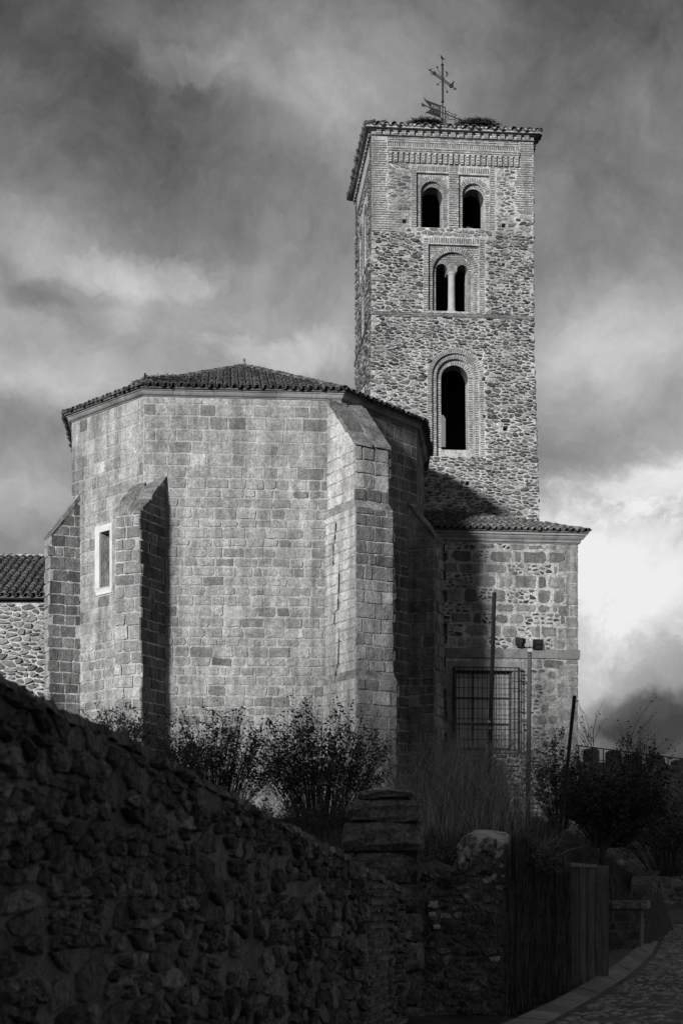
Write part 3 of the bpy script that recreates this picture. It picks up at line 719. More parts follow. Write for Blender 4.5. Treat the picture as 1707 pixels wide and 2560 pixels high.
# tower roof
EO = .25; ep = [offs(plan, i, EO, True) for i in range(4)]; ez = VT+.30; apx = ((T0[0]+T2[0])/2, (T0[1]+T2[1])/2, ez+1.15)
rb = B()
for i in range(4):
    a, b = ep[i], ep[(i+1) % 4]; rb.add([(a[0], a[1], ez), (b[0], b[1], ez), apx], [(0, 1, 2)])
rb.add([(p[0], p[1], ez-.04) for p in ep], [(0, 1, 2, 3)]); rb.add([(p[0], p[1], z) for z in (ez-.04, ez) for p in ep], [(i, (i+1) % 4, 4+(i+1) % 4, 4+i) for i in range(4)])
troof = rb.out('roof', 'roof_tile', tower)
tt = Pieces('roof_tile', 'tile_fill', 'roof_tile', True)
for i in range(4):
    a, b = ep[i], ep[(i+1) % 4]; A3, B3 = (a[0], a[1], ez), (b[0], b[1], ez)
    tiled_face([A3, B3, apx], A3, B3, tt, .31, .38, .125, maxrows=99 if i == 1 else 4)
for i in range(4): ridge_tiles((ep[i][0], ep[i][1], ez), apx, tt, .13)
tt.build(troof)

# ================================================================== APSE AND NAVE
K = 1.04; W = [(x*K, y*K) for x, y in ((-9.75, 62.0), (-9.16, 55.3), (-6.38, 52.35), (-.02, 52.8), (2.6, 56.2), (3.05, 60.5))]
AB, AT = 1.2, 15.95*K
church = thing('church_apse', 'granite polygonal church apse with tiled roof and stepped buttresses, in front of the tower', 'church', (-3, 57, AB))
ag = Pieces('stone', 'ashlar_fill', 'granite'); as_ = Pieces('stained_stone', 'stained_fill', 'granite_stained')
ab = B(); SF = [Surf(W[i], W[i+1]) for i in range(5)]
wl = SF[1].uv(244*D, 1225*D); wr = SF[1].uv(232*D, 1345*D)
zoomE = lambda x, y: (100+x/2.45, 880+y/2.45)
wa0, wv1 = SF[1].uv(*zoomE(374, 1115)); wa1, wv0 = SF[1].uv(*zoomE(436, 1440)); wv1 = SF[1].uv(*zoomE(405, 1100))[1]
f0, fv1_ = SF[1].uv(*zoomE(343, 1080)); f1 = SF[1].uv(*zoomE(447, 1080))[0]; ft = SF[1].uv(*zoomE(395, 1060))[1]; fb = SF[1].uv(*zoomE(390, 1462))[1]
for i, sf in enumerate(SF):
    slab(sf, rect(0, sf.w, AB, AT), [rect(wa0, wa1, wv0, wv1)] if i == 1 else [], -.8 if i == 1 else -.3, 0, ab)
ab2 = [W[0], W[5], (W[5][0], 84), (W[0][0], 84)]; prism(ab, ab2, AB, AT)
NV = (-9.9, 2.7, 64.0, 84, 17.5, 20.7)
# buttresses: (base point, axis, half width, stages[(z_low, length, half)], wall z, outer z)
def vnorm(x, y): l = math.hypot(x, y); return (x/l, y/l)
BUT = [((-9.16, 55.3), vnorm(-.91, -.42), [(AB, .80, .46), (12.0, .80, .46)], 13.1, 12.0, as_),
       ((-6.27, 52.30), vnorm(-.4, -.92), [(AB, 1.1, .50), (12.0, 1.1, .5)], 13.05, 12.0, None),
       ((.10, 53.07), vnorm(.48, -.88), [(AB, 2.08, .74), (6.7, 1.95, .69), (12.1, 1.76, .625), (14.2, 1.76, .625)], 15.93, 14.2, None),
       ((2.6, 56.2), vnorm(.94, -.35), [(AB, .80, .5), (12.1, .8, .5)], 13.1, 12.1, as_)]
BUT = [((c[0]*K, c[1]*K), a, [(z*K if z > AB else z, l*K, w*K) for z, l, w in st], zw*K, zo*K, q) for c, a, st, zw, zo, q in BUT]
bparts = []
dirt = lambda u, v: R.choice([R.uniform(.75, 1), R.uniform(.9, 1.12), R.uniform(.9, 1.2)])
for bi, (c0, ax, st, zw, zo, pcx) in enumerate(BUT):
    bb = B(); ax = Vector(ax); rt = Vector((-ax[1], ax[0])); c = Vector(c0)     # rt: to the right seen from outside
    for k in range(len(st)):
        zl, L, hw = st[k]
        if k == len(st)-1: break
        zh = st[k+1][0]; nl, nh = st[k+1][1], st[k+1][2]
        q = [c-rt*hw-ax*.9, c-rt*hw+ax*L, c+rt*hw+ax*L, c+rt*hw-ax*.9]
        top = zh if k < len(st)-2 else zh
        prism(bb, q, zl, top)
        if k < len(st)-2:                       # weathered set-off
            z2 = zh+.28; V = [(p[0], p[1], top+.001) for p in q]+[(p[0], p[1], z2) for p in (c-rt*nh-ax*.9, c-rt*nh+ax*nl, c+rt*nh+ax*nl, c+rt*nh-ax*.9)]
            V = [(v[0], v[1], v[2]+.004) for v in V]; as_.add(V, [(0, 1, 5, 4), (1, 2, 6, 5), (2, 3, 7, 6), (4, 5, 6, 7)], 1.3)
        # facing stones on the three sides
        fr = Surf(q[1], q[2]); lf = Surf(c-rt*hw, q[1]); rg = Surf(q[2], c+rt*hw)
        topz = zh; big = bi == 2
        frp = ag if not (bi in (0, 1, 3)) else ag
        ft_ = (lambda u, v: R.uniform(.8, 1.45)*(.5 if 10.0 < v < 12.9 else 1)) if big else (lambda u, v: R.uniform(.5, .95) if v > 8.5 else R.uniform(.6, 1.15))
        if bi == 0: ft_ = lambda u, v: R.uniform(.8, 1.15)
        if k > 0: zl = zl+.26
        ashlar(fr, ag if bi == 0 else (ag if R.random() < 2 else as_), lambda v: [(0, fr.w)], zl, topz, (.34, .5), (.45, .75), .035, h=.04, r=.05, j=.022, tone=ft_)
        lt_ = (lambda u, v: R.uniform(1.35, 1.65)) if big else (lambda u, v: R.uniform(.5, .9))  # large buttress: sunlight on this side is put into a paler tone
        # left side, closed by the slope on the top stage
        for sfx, tn, a_, b_ in ((lf, lt_, 0, L), (rg, (lambda u, v: R.uniform(.25, .6)) if bi == 0 else (lambda u, v: R.uniform(.25, .5)), L, 0)):  # right sides toned dark for their shade; the first buttress is stained
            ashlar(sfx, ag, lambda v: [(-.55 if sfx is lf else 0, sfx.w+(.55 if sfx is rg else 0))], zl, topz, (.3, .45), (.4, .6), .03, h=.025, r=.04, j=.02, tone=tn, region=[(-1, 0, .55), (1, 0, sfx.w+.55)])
    zl, L, hw = st[-1]
    # sloped head
    V = [(p[0], p[1], z) for p, z in ((c-rt*hw-ax*.3, st[-1][0]), (c-rt*hw+ax*L, st[-1][0]), (c+rt*hw+ax*L, st[-1][0]), (c+rt*hw-ax*.3, st[-1][0]), (c-rt*hw-ax*.3, zw+.3*(zw-zo)/L), (c+rt*hw-ax*.3, zw+.3*(zw-zo)/L))]
    bb.add(V, [(0, 1, 4), (2, 3, 5), (1, 2, 5, 4)])
    lf = Surf(c-rt*hw, c-rt*hw+ax*L); s_l = (zw-zo)/L
    ashlar(lf, ag, lambda v: [(-.3, lf.w)], st[-1][0], zw, (.3, .45), (.4, .6), .02, h=.012, tone=(lambda u, v: R.uniform(1.35, 1.65)) if bi == 2 else dirt, region=[(s_l, 1, zw-.03)])  # head of the large buttress keeps the painted sunlit tone
    if bi == 2:
        ck = B(); ls_ = Surf(c-rt*hw, c-rt*hw+ax*L)
        for pts in (((.78, 12.3), (.74, 11.9), (.62, 11.4), (.60, 10.9)), ((1.02, 10.9), (1.0, 9.9), (.95, 9.4), (.7, 9.3), (.72, 8.9)), ((1.0, 8.75), (.98, 7.6), (.75, 7.2), (.72, 5.8))):
            fine = []
            for (u0, v0), (u1, v1) in zip(pts, pts[1:]):
                for q in range(3): t = q/3; fine.append((u0+(u1-u0)*t+R.uniform(-.03, .03), v0+(v1-v0)*t))
            fine.append(pts[-1])
            for (u0, v0), (u1, v1) in zip(fine, fine[1:]):
                w_ = R.uniform(.012, .035) if abs(u1-u0) < abs(v1-v0) else 0; w2 = .012 if not w_ else 0
                dd = .035 if v0 > 12.6 else .13
                ck.add([ls_.p(u0-w_, v0-w2, dd), ls_.p(u0+w_, v0+w2, dd), ls_.p(u1+w_, v1+w2, dd), ls_.p(u1-w_, v1-w2, dd)], [(0, 1, 2, 3)])
        ck.out('crack', 'dark_interior', church)
    rg = Surf(c+rt*hw+ax*L, c+rt*hw)
    ashlar(rg, ag, lambda v: [(0, rg.w+.3)], st[-1][0], zw, (.3, .45), (.4, .6), .02, h=.012, tone=lambda u, v: R.uniform(.3, .6), region=[(-s_l, 1, zo-.03)])  # shade of the right side carried up in the dark tone
    # weathering slabs with a drip edge
    o_ = .12 if bi == 2 else .03; nr = 4 if bi == 2 else 3; sl_ = (zw-zo)/L
    for r_ in range(nr):
        for cidx in range(2):
            ex_ = (.02 if bi in (0, 1) and cidx == 0 else .35); t0 = L+o_-(r_+1)*(L+o_+ex_)/nr+.008; t1 = L+o_-r_*(L+o_+ex_)/nr-.008; s0 = -hw-.05+cidx*(hw+.05)+.008; s1 = s0+hw+.05-.016; V = []
            th = .10+R.uniform(-.05, .06)
            for dz in (0, th):
                for t, ss in ((t0, s0), (t1, s0), (t1, s1), (t0, s1)):
                    p = c+ax*(t+R.uniform(-.03, .03))+rt*(ss+R.uniform(-.03, .03)); V.append((p[0], p[1], zw-sl_*t+dz-.02+R.uniform(-.04, .03)))
            as_.add(V, [(4, 5, 6, 7), (0, 1, 5, 4), (1, 2, 6, 5), (2, 3, 7, 6), (3, 0, 4, 7), (0, 3, 2, 1)], R.uniform(.6, 1.25))
    bparts.append(bb)
aw = ab.out('wall', 'granite_mortar', church)
for bb in bparts: bb.out('buttress', 'granite_mortar', church)
# facing of the walls
def ztone(u, v):
    t = R.choice([R.uniform(.8, 1.0), R.uniform(.88, 1.08), R.uniform(.92, 1.15)])
    if R.random() < .07: t *= .7
    if R.random() < .05: t *= 1.3
    if R.random() < .03: t *= .6
    return t
ashlar(SF[2], ag, lambda v: [(0, SF[2].w)], 13.9, AT-.01, (.38, .46), (.5, .95), .035, h=.018, r=.04, j=.016, tone=ztone)
ashlar(SF[2], ag, lambda v: [(0, SF[2].w)], AB, 13.9, (.27, .39), (.38, .78), .045, h=.026, r=.055, j=.025, tone=ztone)
fspan = lambda v: [(0, f0-.01), (f1+.01, SF[1].w)] if fb-.02 < v < ft+.02 else [(0, SF[1].w)]
ashlar(SF[1], ag, fspan, 8.6, AT-.01, (.36, .48), (.42, .8), .032, h=.016, r=.035, j=.015, tone=lambda u, v: ztone(u, v)*1.02)
ashlar(SF[1], ag, fspan, AB, 8.6, (.3, .42), (.36, .62), .045, h=.024, r=.055, j=.025, tone=ztone)
ashlar(SF[3], ag, lambda v: [(0, SF[3].w)], AB, AT-.01, (.36, .5), (.4, .9), .035, h=.016, r=.05, tone=lambda u, v: R.uniform(.35, .65))  # face turned from the sun: shade painted into its stone tone
ashlar(SF[0], ag, lambda v: [(2.5, SF[0].w)], 9, AT-.01, (.36, .5), (.5, .8), .03, h=.012, tone=ztone)
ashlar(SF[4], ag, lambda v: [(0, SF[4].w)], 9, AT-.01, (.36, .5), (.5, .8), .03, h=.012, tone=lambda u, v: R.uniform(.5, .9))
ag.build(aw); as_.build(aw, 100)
# cornice
cp = Pieces('cornice_stone', 'cornice_fill', 'moulded_stone')
prof = [(-.1, AT), (.03, AT), (.04, AT+.03), (.07, AT+.035), (.11, AT+.06), (.14, AT+.11), (.155, AT+.15), (.16, AT+.17), (.20, AT+.175), (.20, AT+.235), (-.1, AT+.235)]
moulding(W, prof, cp, 1.05, tone=lambda: R.uniform(.75, 1.15)); cp.build(aw)
# slim window with white marble surround
win = B(); sW = SF[1]
slab(sW, rect(f0, f1, fb, ft), [rect(wa0, wa1, wv0, wv1)], -.02, .05, win)
slab(sW, rect(f0+.09, f1-.09, fb+.09, ft-.09), [rect(wa0, wa1, wv0, wv1)], .05, .075, win)
slab(sW, rect(f0-.05+.08, f1-.03, fb-.13, fb-.002), [], -.02, .04, win)
wo = win.out('window', 'marble', aw)
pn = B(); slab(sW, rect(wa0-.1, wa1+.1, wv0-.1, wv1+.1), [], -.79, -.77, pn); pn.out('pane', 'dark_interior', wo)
# roof of the apse
ea = [offs(W, i, .27) for i in range(len(W))]; EZ = AT+.27
AP = (-3.55*K, 59.4*K, 19.15*K); RG = (-3.5, 84, 19.15*K)
e3 = [(p[0], p[1], EZ) for p in ea]; eL = (W[0][0]-.4, 84, EZ); eR = (W[5][0]+.4, 84, EZ)
rb = B()
faces = [(e3[0], e3[1], AP), (e3[1], e3[2], AP), (e3[2], e3[3], AP), (e3[3], e3[4], AP), (e3[4], e3[5], AP), (eL, e3[0], AP, RG), (e3[5], eR, RG, AP)]
for f_ in faces: rb.add(list(f_), [tuple(range(len(f_)))])
rb.add([(p[0], p[1], z) for p in ea for z in (EZ-.05, EZ)], [(2*i, 2*i+2, 2*i+3, 2*i+1) for i in range(5)])
rb.add([(p[0], p[1], EZ-.05) for p in ea]+[(W[i][0], W[i][1], EZ-.05) for i in range(6)], [(i+1, i, 6+i, 7+i) for i in range(5)])
ar = rb.out('roof', 'roof_tile', church)
at_ = Pieces('roof_tile', 'tile_fill', 'roof_tile', True)
for k, f_ in enumerate(faces[:5]): tiled_face(list(f_), f_[0], f_[1], at_, .25, .37, .108, maxrows=99 if k in (1, 2, 3) else 6)
for i in (1, 2, 3, 4): ridge_tiles(e3[i], AP, at_, .13)
ridge_tiles(AP, RG, at_); at_.build(ar)
nb_ = B(); prism(nb_, [(NV[0], NV[2]), (NV[1], NV[2]), (NV[1], NV[3]), (NV[0], NV[3])], AT, NV[4]); xm = (NV[0]+NV[1])/2; x0, x1 = NV[0]-.25, NV[1]+.25
nb_.add([(x0, NV[2]-.2, NV[4]), (x1, NV[2]-.2, NV[4]), (xm, NV[2]+2.5, NV[5]), (x0, NV[3], NV[4]), (x1, NV[3], NV[4]), (xm, NV[3], NV[5])], [(0, 1, 2), (1, 4, 5, 2), (3, 0, 2, 5), (0, 3, 4, 1)])
nb_.out('nave_roof', 'roof_tile', church)
fb_ = B(); fb_.tube([(AP[0], AP[1], AP[2]+.05), (AP[0], AP[1], AP[2]+.28)], [.09, .03], 6); fb_.blob((AP[0], AP[1], AP[2]+.3), .06, .06, .07); fb_.out('finial', 'moulded_stone', church)

# ================================================================== ANNEX (sacristy)
AA, AC = (2.9, 60.45), (8.87, 61.1); dA = Vector((AC[0]-AA[0], AC[1]-AA[1])).normalized(); nA = Vector((dA[1], -dA[0]))
AB2, AT2 = 1.8, 13.05
BK = (AC[0]-nA[0]*12, AC[1]-nA[1]*12); BKL = (AA[0]-nA[0]*12, AA[1]-nA[1]*12)
annex = thing('stone_annex', 'low stone annex with tiled roof and grilled window at the foot of the tower', 'annex', (6, 62, AB2))
af = Surf(AA, AC); ars = Surf(AC, BK); an = B()
ua, va = af.uv(1045*D, 1530*D); ub, vb_ = af.uv(1176*D, 1722*D); ug, vg = af.uv(1017*D, 1520*D); uh, _ = af.uv(1196*D, 1600*D); va = af.uv(1100*D, 1540*D)[1]
gt = af.uv(1100*D, 1519*D)[1]; gb = vb_-.12
slab(af, rect(0, af.w, AB2, AT2), [rect(ua, ub, vb_, va)], -.5, 0, an)
slab(ars, rect(.0, 12, AB2, AT2), [], -.5, -.0, an); awl = an.out('wall', 'lime_mortar', annex)
anp = Pieces('stone', 'rubble_fill', 'granite'); bz = af.uv(1200*D, 1512*D)[1]; bz2 = af.uv(1200*D, 1492*D)[1]
anq = Pieces('quoin', 'quoin_fill', 'granite')
nt = lambda u, v: R.choice([R.uniform(.4, .6), R.uniform(.55, .8), R.uniform(.65, .95)])
qw = .55
ashlar(af, anq, lambda v: [(af.w-.45-.3*(int(v/.42) % 2), af.w)], AB2, bz-.01, (.42, .42), (.6, .8), .02, h=.015, r=.03, tone=lambda u, v: R.uniform(.7, .95))
ashlar(af, anq, lambda v: [(af.w-.45-.3*(int((v-bz2)/.42) % 2), af.w)], bz2+.01, AT2, (.42, .42), (.6, .8), .02, h=.015, r=.03, tone=lambda u, v: R.uniform(.7, .95))
ashlar(af, anp, lambda v: [(.0, af.w-.47-.3*(int((v-bz2)/.42) % 2))], bz2+.01, AT2, (.3, .55), (.45, 1.0), .085, h=.02, r=.12, j=.03, tone=nt, inset=.03, broken=.36)
ashlar(af, anp, lambda v: [(uh+.02, af.w-.47-.3*(int(v/.42) % 2))], 4.9, bz-.01, (.3, .55), (.4, .8), .085, h=.02, r=.12, j=.03, tone=nt, inset=.03, broken=.45)
rubble(af, anp, .0, af.w-.8, AB2, gb-.05, .42, .17, .06, lambda u, v: R.uniform(.35, .8), .03)
rubble(af, anp, uh+.02, af.w-.8, gb-.05, 4.88, .42, .17, .06, lambda u, v: R.uniform(.35, .8), .03)
ashlar(ars, anq, lambda v: [(0, .6)], AB2, AT2, (.42, .42), (.6, .8), .02, h=.015, tone=nt)
rubble(ars, anp, .62, 12, AB2, AT2, .6, .3, .08, nt, .03)
# band course and surround of the window
bpn = Pieces('band_stone', 'band_fill', 'moulded_stone')
moulding([BKL, AA, AC, BK], [(-.03, bz), (.07, bz), (.08, bz2), (-.03, bz2+.03)], bpn, .75, tone=lambda: R.uniform(.65, 1.0)); bpn.build(awl, 60)
anp.build(awl); anq.build(awl)
cp = Pieces('cornice_stone', 'cornice_fill', 'moulded_stone')
z0 = AT2; prof = [(-.1, z0), (.03, z0), (.05, z0+.04), (.10, z0+.05), (.10, z0+.12), (.15, z0+.16), (.2, z0+.22), (.22, z0+.28), (.28, z0+.285), (.28, z0+.36), (-.1, z0+.36)]
moulding([BKL, AA, AC, BK], prof, cp, 1.3, tone=lambda: R.uniform(.95, 1.25)); cp.build(awl, 60)
sw = B(); slab(af, rect(ug, uh, gb, gt), [rect(ua, ub, vb_, va)], -.02, .035, sw); wn = sw.out('window', 'moulded_stone', awl)
# grille: a cage of iron bars standing proud of the wall
gr = B(); gu0, gu1 = af.uv(1036*D, 1600*D)[0], af.uv(1192*D, 1600*D)[0]; gz1, gz0 = va+.07, vb_-.05; gd = .33
nb = 15
for i in range(nb):
    u = gu0+.06+i*(gu1-gu0-.12)/(nb-1); gr.tube([af.p(u, gz0, gd), af.p(u, gz1, gd)], .014 if 0 < i < nb-1 else .022, 5)
for j in range(9):
    v = gz0+j*(gz1-gz0)/8; gr.tube([af.p(gu0+.06, v, 0), af.p(gu0+.06, v, gd), af.p(gu1-.06, v, gd), af.p(gu1-.06, v, 0)], .014 if 0 < j < 8 else .022, 5)
for j in (0, 1):
    for u in (gu0+.06, gu1-.06):
        for q in (.1, .21): gr.tube([af.p(u, gz0, q), af.p(u, gz1, q)], .012, 5)
gr.out('window_grille', 'iron', awl)
wf = B(); slab(af, rect(ua, ub, vb_, va), [], -.26, -.25, wf); wf.out('pane', 'curtain', wn)
wf = B(); e_ = .06; cu_, q1 = (ua+ub)/2, (va-vb_)
hs = []
xs_ = [ua+.06, ua+(ub-ua)*.33, ua+(ub-ua)*.66, ub-.06]; vs_ = [vb_+.06, vb_+q1*.33, vb_+q1*.66, va-.06]
for i in range(3):
    for j in range(3): hs.append(rect(xs_[i]+.025, xs_[i+1]-.025, vs_[j]+.025, vs_[j+1]-.025))
slab(af, rect(ua+.002, ub-.002, vb_+.002, va-.002), hs, -.24, -.18, wf); wf.out('window_frame', 'painted_wood', wn)
# annex roof: one slope to the front, hipped over the right-hand end
o = .34; fl = Vector(AA)+nA*o-dA*1.2; frr = Vector(AC)+nA*o+dA*o; bkr = Vector(BK)+dA*o; Z = AT2+.42; sl_ = .37; run = 7.0
tl_ = Vector(AA)-nA*(run-o)-dA*1.2; tr_ = Vector(AC)-nA*(run-o)+dA*(o-run)
F1 = [(fl[0], fl[1], Z), (frr[0], frr[1], Z), (tr_[0], tr_[1], Z+sl_*run), (tl_[0], tl_[1], Z+sl_*run)]
F2 = [(frr[0], frr[1], Z), (bkr[0], bkr[1], Z), (bkr[0]-dA[0]*run, bkr[1]-dA[1]*run, Z+sl_*run), (tr_[0], tr_[1], Z+sl_*run)]
rb = B(); rb.add(F1, [(0, 1, 2, 3)]); rb.add(F2, [(0, 1, 2, 3)])
rb.add([F1[0], F1[1], (frr[0], frr[1], Z-.05), (fl[0], fl[1], Z-.05), F2[1], (bkr[0], bkr[1], Z-.05)], [(0, 3, 2, 1), (1, 2, 5, 4)])
rb.add([(fl[0], fl[1], Z-.05), (frr[0], frr[1], Z-.05), (AC[0], AC[1], Z-.05), (AA[0], AA[1], Z-.05), (bkr[0], bkr[1], Z-.05), (BK[0], BK[1], Z-.05)], [(0, 3, 2, 1), (1, 2, 5, 4)])
anr = rb.out('roof', 'roof_tile', annex)
pt = Pieces('roof_tile', 'tile_fill', 'roof_tile', True)
tiled_face(F1, F1[0], F1[1], pt, .24, .36, .1, maxrows=13, tone=lambda: R.uniform(.7, 1.8)); tiled_face(F2, F2[0], F2[1], pt, .25, .36, .1, maxrows=6)
ridge_tiles(F1[1], F1[2], pt, .11, lift=.05); pt.build(anr)

# ================================================================== SIDE AISLE AT THE LEFT
side = thing('side_aisle', 'low rubble stone aisle with dark tiled roof at the far left of the church', 'aisle', (-13, 58, AB))
sS = Surf((-18.5, 57.9), (-9.6, 57.9)); sb_ = B(); SZ = 10.35
slab(sS, rect(0, sS.w, AB, SZ), [], -.6, 0, sb_); sb_.box(-18.5, -9.75, 58.5, 70, AB, SZ); sw_ = sb_.out('wall', 'lime_mortar', side)
sp_ = Pieces('stone', 'rubble_fill', 'rubble_stone')
rubble(sS, sp_, 4.6, sS.w, 5.0, SZ-.1, .3, .15, .035, lambda u, v: R.uniform(.45, 1.4), .06, drop=.25, jit=.45); rubble(sS, sp_, 0, 4.6, 5.0, SZ-.1, .5, .25, .05, lambda u, v: R.uniform(.6, 1.5), .05); sp_.build(sw_)
SL = .46; Rn = 5.3
F1 = [(-18.5, 57.5, SZ+.12), (-9.6, 57.5, SZ+.12), (-9.6, 57.5+Rn, SZ+.12+Rn*SL), (-18.5, 57.5+Rn, SZ+.12+Rn*SL)]
rb = B(); rb.add(F1, [(0, 1, 2, 3)]); rb.add([F1[0], F1[1], (-9.6, 57.5, SZ+.04), (-18.5, 57.5, SZ+.04), (-9.6, 57.9, SZ+.04), (-18.5, 57.9, SZ+.04)], [(0, 3, 2, 1), (3, 5, 4, 2)])
F2 = [F1[3], F1[2], (-9.6, 57.5+2*Rn, SZ), (-18.5, 57.5+2*Rn, SZ)]; rb.add(F2, [(0, 1, 2, 3)])
sr = rb.out('roof', 'roof_tile', side); pt = Pieces('roof_tile', 'tile_fill', 'roof_tile', True)
tiled_face(F1, F1[0], F1[1], pt, .27, .4, .115, tone=lambda: R.uniform(.5, 1.2))
for i in range(21):
    V, Fc = tile_shape(Vector((-18.4+i*.42, 57.5+Rn, SZ+.12+Rn*SL+.03)), Vector((1, 0, -.03)).normalized(), Vector((0, 1, 0)), Vector((0, 0, 1)), .46, .15, .13); pt.add(V, Fc, R.uniform(2.2, 3.2))
pt.build(sr)

# ================================================================== WEATHER VANE, NESTS, BIRDS
VX, VY = (1017*D-CX)/F*68, 68.0
def vz(y): return (HY-y)/F*VY
def vp(x, y, dy=0): return ((x-CX)/F*VY, VY+dy, vz(y))
z7 = lambda x, y: (1030+x/10.453, 130+y/10.453)
V7 = lambda x, y, dy=0: vp(*z7(x, y), dy)
vane = thing('weather_vane', 'wrought iron cross and swallow-tailed weather vane lettered AMI on the tower roof', 'weather vane', V7(800, 1990))
b = B(); b.tube([V7(800, 2300), V7(795, 1290)], .028, 6); b.tube([V7(800, 1280), V7(795, 760), V7(790, 320)], .042, 8); b.tube([V7(790, 320), V7(790, 180)], .018, 5); b.out('pole', 'iron', vane)
b = B()
for dy in (-1, 1): b.tube([V7(590, 560+dy*26, 0), V7(1010, 865+dy*26, 0)], .024, 5)
b.tube([V7(450, 455), V7(590, 560)], .02, 5); b.tube([V7(1010, 865), V7(1130, 950)], .02, 5)
for x, y in ((575, 540), (1015, 880)): b.blob(V7(x, y), .09, .05, .09, 6, 4)
for x, y in ((450, 455), (1130, 950)): b.tube([V7(x-25, y-20), V7(x, y), V7(x+25, y+20)], [.005, .05, .005], 5)
def curl(b, pts, r=.013): b.tube([V7(*p) for p in pts], r, 4)
curl(b, [(500, 490), (495, 450), (510, 425), (535, 440)]); curl(b, [(490, 500), (485, 540), (500, 570), (520, 590)])
curl(b, [(1040, 860), (1075, 860), (1085, 890), (1070, 905)]); curl(b, [(1100, 935), (1095, 965), (1075, 970), (1062, 960)])
b.out('cross_arm', 'iron', vane)
for sgn, (px_, py_) in enumerate(((655, 385), (910, 590), (670, 835), (915, 1030))):
    b = B(); x0, y0 = 795, 715; pts = []
    sx0 = x0+(px_-x0)*.25; sy0 = y0+(py_-y0)*.25
    for i in range(13):
        t = i/12; w = (10 if i % 2 else -10)*(0 < i < 12); dx, dy = px_-sx0, py_-sy0; L = math.hypot(dx, dy); pts.append((sx0+dx*t-dy/L*w, sy0+dy*t+dx/L*w))
    curl(b, pts, .009)
    for k in range(6):
        a = k*math.pi/3+.3; b.tube([V7(px_, py_), V7(px_+34*math.cos(a), py_+38*math.sin(a))], [.022, .004], 4)
    b.out('star_ray', 'iron', vane)
b = B()
for (x, y, r) in ((790, 318, .13), (795, 1288, .12), (800, 1755, .10)): b.add([V7(x-50, y+10), V7(x+50, y+15), V7(x, y-25), V7(x, y+38), V7(x, y, .13), V7(x, y, -.13)], [(0, 4, 2), (4, 1, 2), (1, 5, 2), (5, 0, 2), (4, 0, 3), (1, 4, 3), (5, 1, 3), (0, 5, 3)])
b.out('collar', 'iron', vane)
# the plate: swallow-tailed flag with the letters cut through it
outl = [(305, 1215), (335, 1270), (370, 1300), (735, 1390), (735, 1715), (420, 1640), (370, 1630), (335, 1690), (335, 1655), (360, 1610), (430, 1570), (465, 1525), (470, 1500), (455, 1465), (430, 1420), (340, 1330), (310, 1270)]
Aout = [(482, 1478), (512, 1380), (532, 1386), (548, 1485), (531, 1481), (526, 1452), (506, 1448), (498, 1480)]
Mm = [(563, 1490), (560, 1392), (578, 1396), (600, 1462), (630, 1410), (650, 1414), (658, 1512), (642, 1508), (636, 1450), (606, 1508), (592, 1500), (574, 1440), (578, 1493)]
Ii = [(682, 1520), (678, 1422), (698, 1427), (702, 1525)]
dot = [(448, 1372), (458, 1366), (466, 1380), (456, 1388)]
class VS:
    def p(s, u, v, d): q = vp(*z7(u, v)); return (q[0], q[1]-d+ (q[0]-VX)*.25, q[2])
b = B(); slab(VS(), outl, [Aout, Mm, Ii, dot], -.012, .012, b); b.out('plate', 'iron', vane)
b = B()                                           # faint raised marks below the lettering
for q in ((430, 1590, 440, 1560), (440, 1560, 452, 1600), (515, 1620, 517, 1565), (600, 1640, 602, 1590), (640, 1650, 642, 1600), (690, 1670, 692, 1610)): b.tube([V7(q[0], q[1], -.03-.14), V7(q[2], q[3], -.03-.14)], .012, 4)
b.out('raised_mark', 'painted_wood', vane)
b = B(); zp = lambda x, y: (lambda q: (q[0], q[1]+(q[0]-VX)*.25, q[2]))(V7(x, y)); T_ = lambda pts, r: b.tube([zp(*p) for p in pts], r, 4)
T_([(735, 1395), (865, 1430)], .02); T_([(735, 1715), (870, 1770)], .02); T_([(860, 1425), (865, 1775)], .02); T_([(735, 1390), (735, 1715)], .015)
T_([(340, 1445), (470, 1490), (735, 1560), (1240, 1700)], .02); b.add([zp(240, 1370), zp(345, 1435), zp(345, 1462), zp(245, 1470)]+[(p[0], p[1]+.03, p[2]) for p in (zp(240, 1370), zp(345, 1435), zp(345, 1462), zp(245, 1470))], [(0, 1, 2, 3), (7, 6, 5, 4), (0, 4, 5, 1), (2, 6, 7, 3), (0, 3, 7, 4)])
T_([(865, 1535), (930, 1515), (1120, 1635), (1160, 1610), (1155, 1575), (1120, 1565), (1100, 1590)], .014); T_([(885, 1535), (895, 1575), (935, 1590), (955, 1570)], .013)
T_([(870, 1690), (920, 1725), (1130, 1720), (1170, 1745), (1165, 1785), (1130, 1780), (1115, 1750)], .014); T_([(885, 1695), (895, 1660), (925, 1645), (955, 1675), (945, 1700)], .013)
T_([(1130, 1635), (1130, 1720)], .013); b.tube([zp(1230, 1690), zp(1270, 1708), zp(1345, 1732)], [.004, .06, .004], 5); T_([(1245, 1700), (1220, 1665), (1240, 1640)], .013); T_([(1245, 1715), (1230, 1745), (1255, 1770)], .013)
b.out('arrow', 'iron', vane)
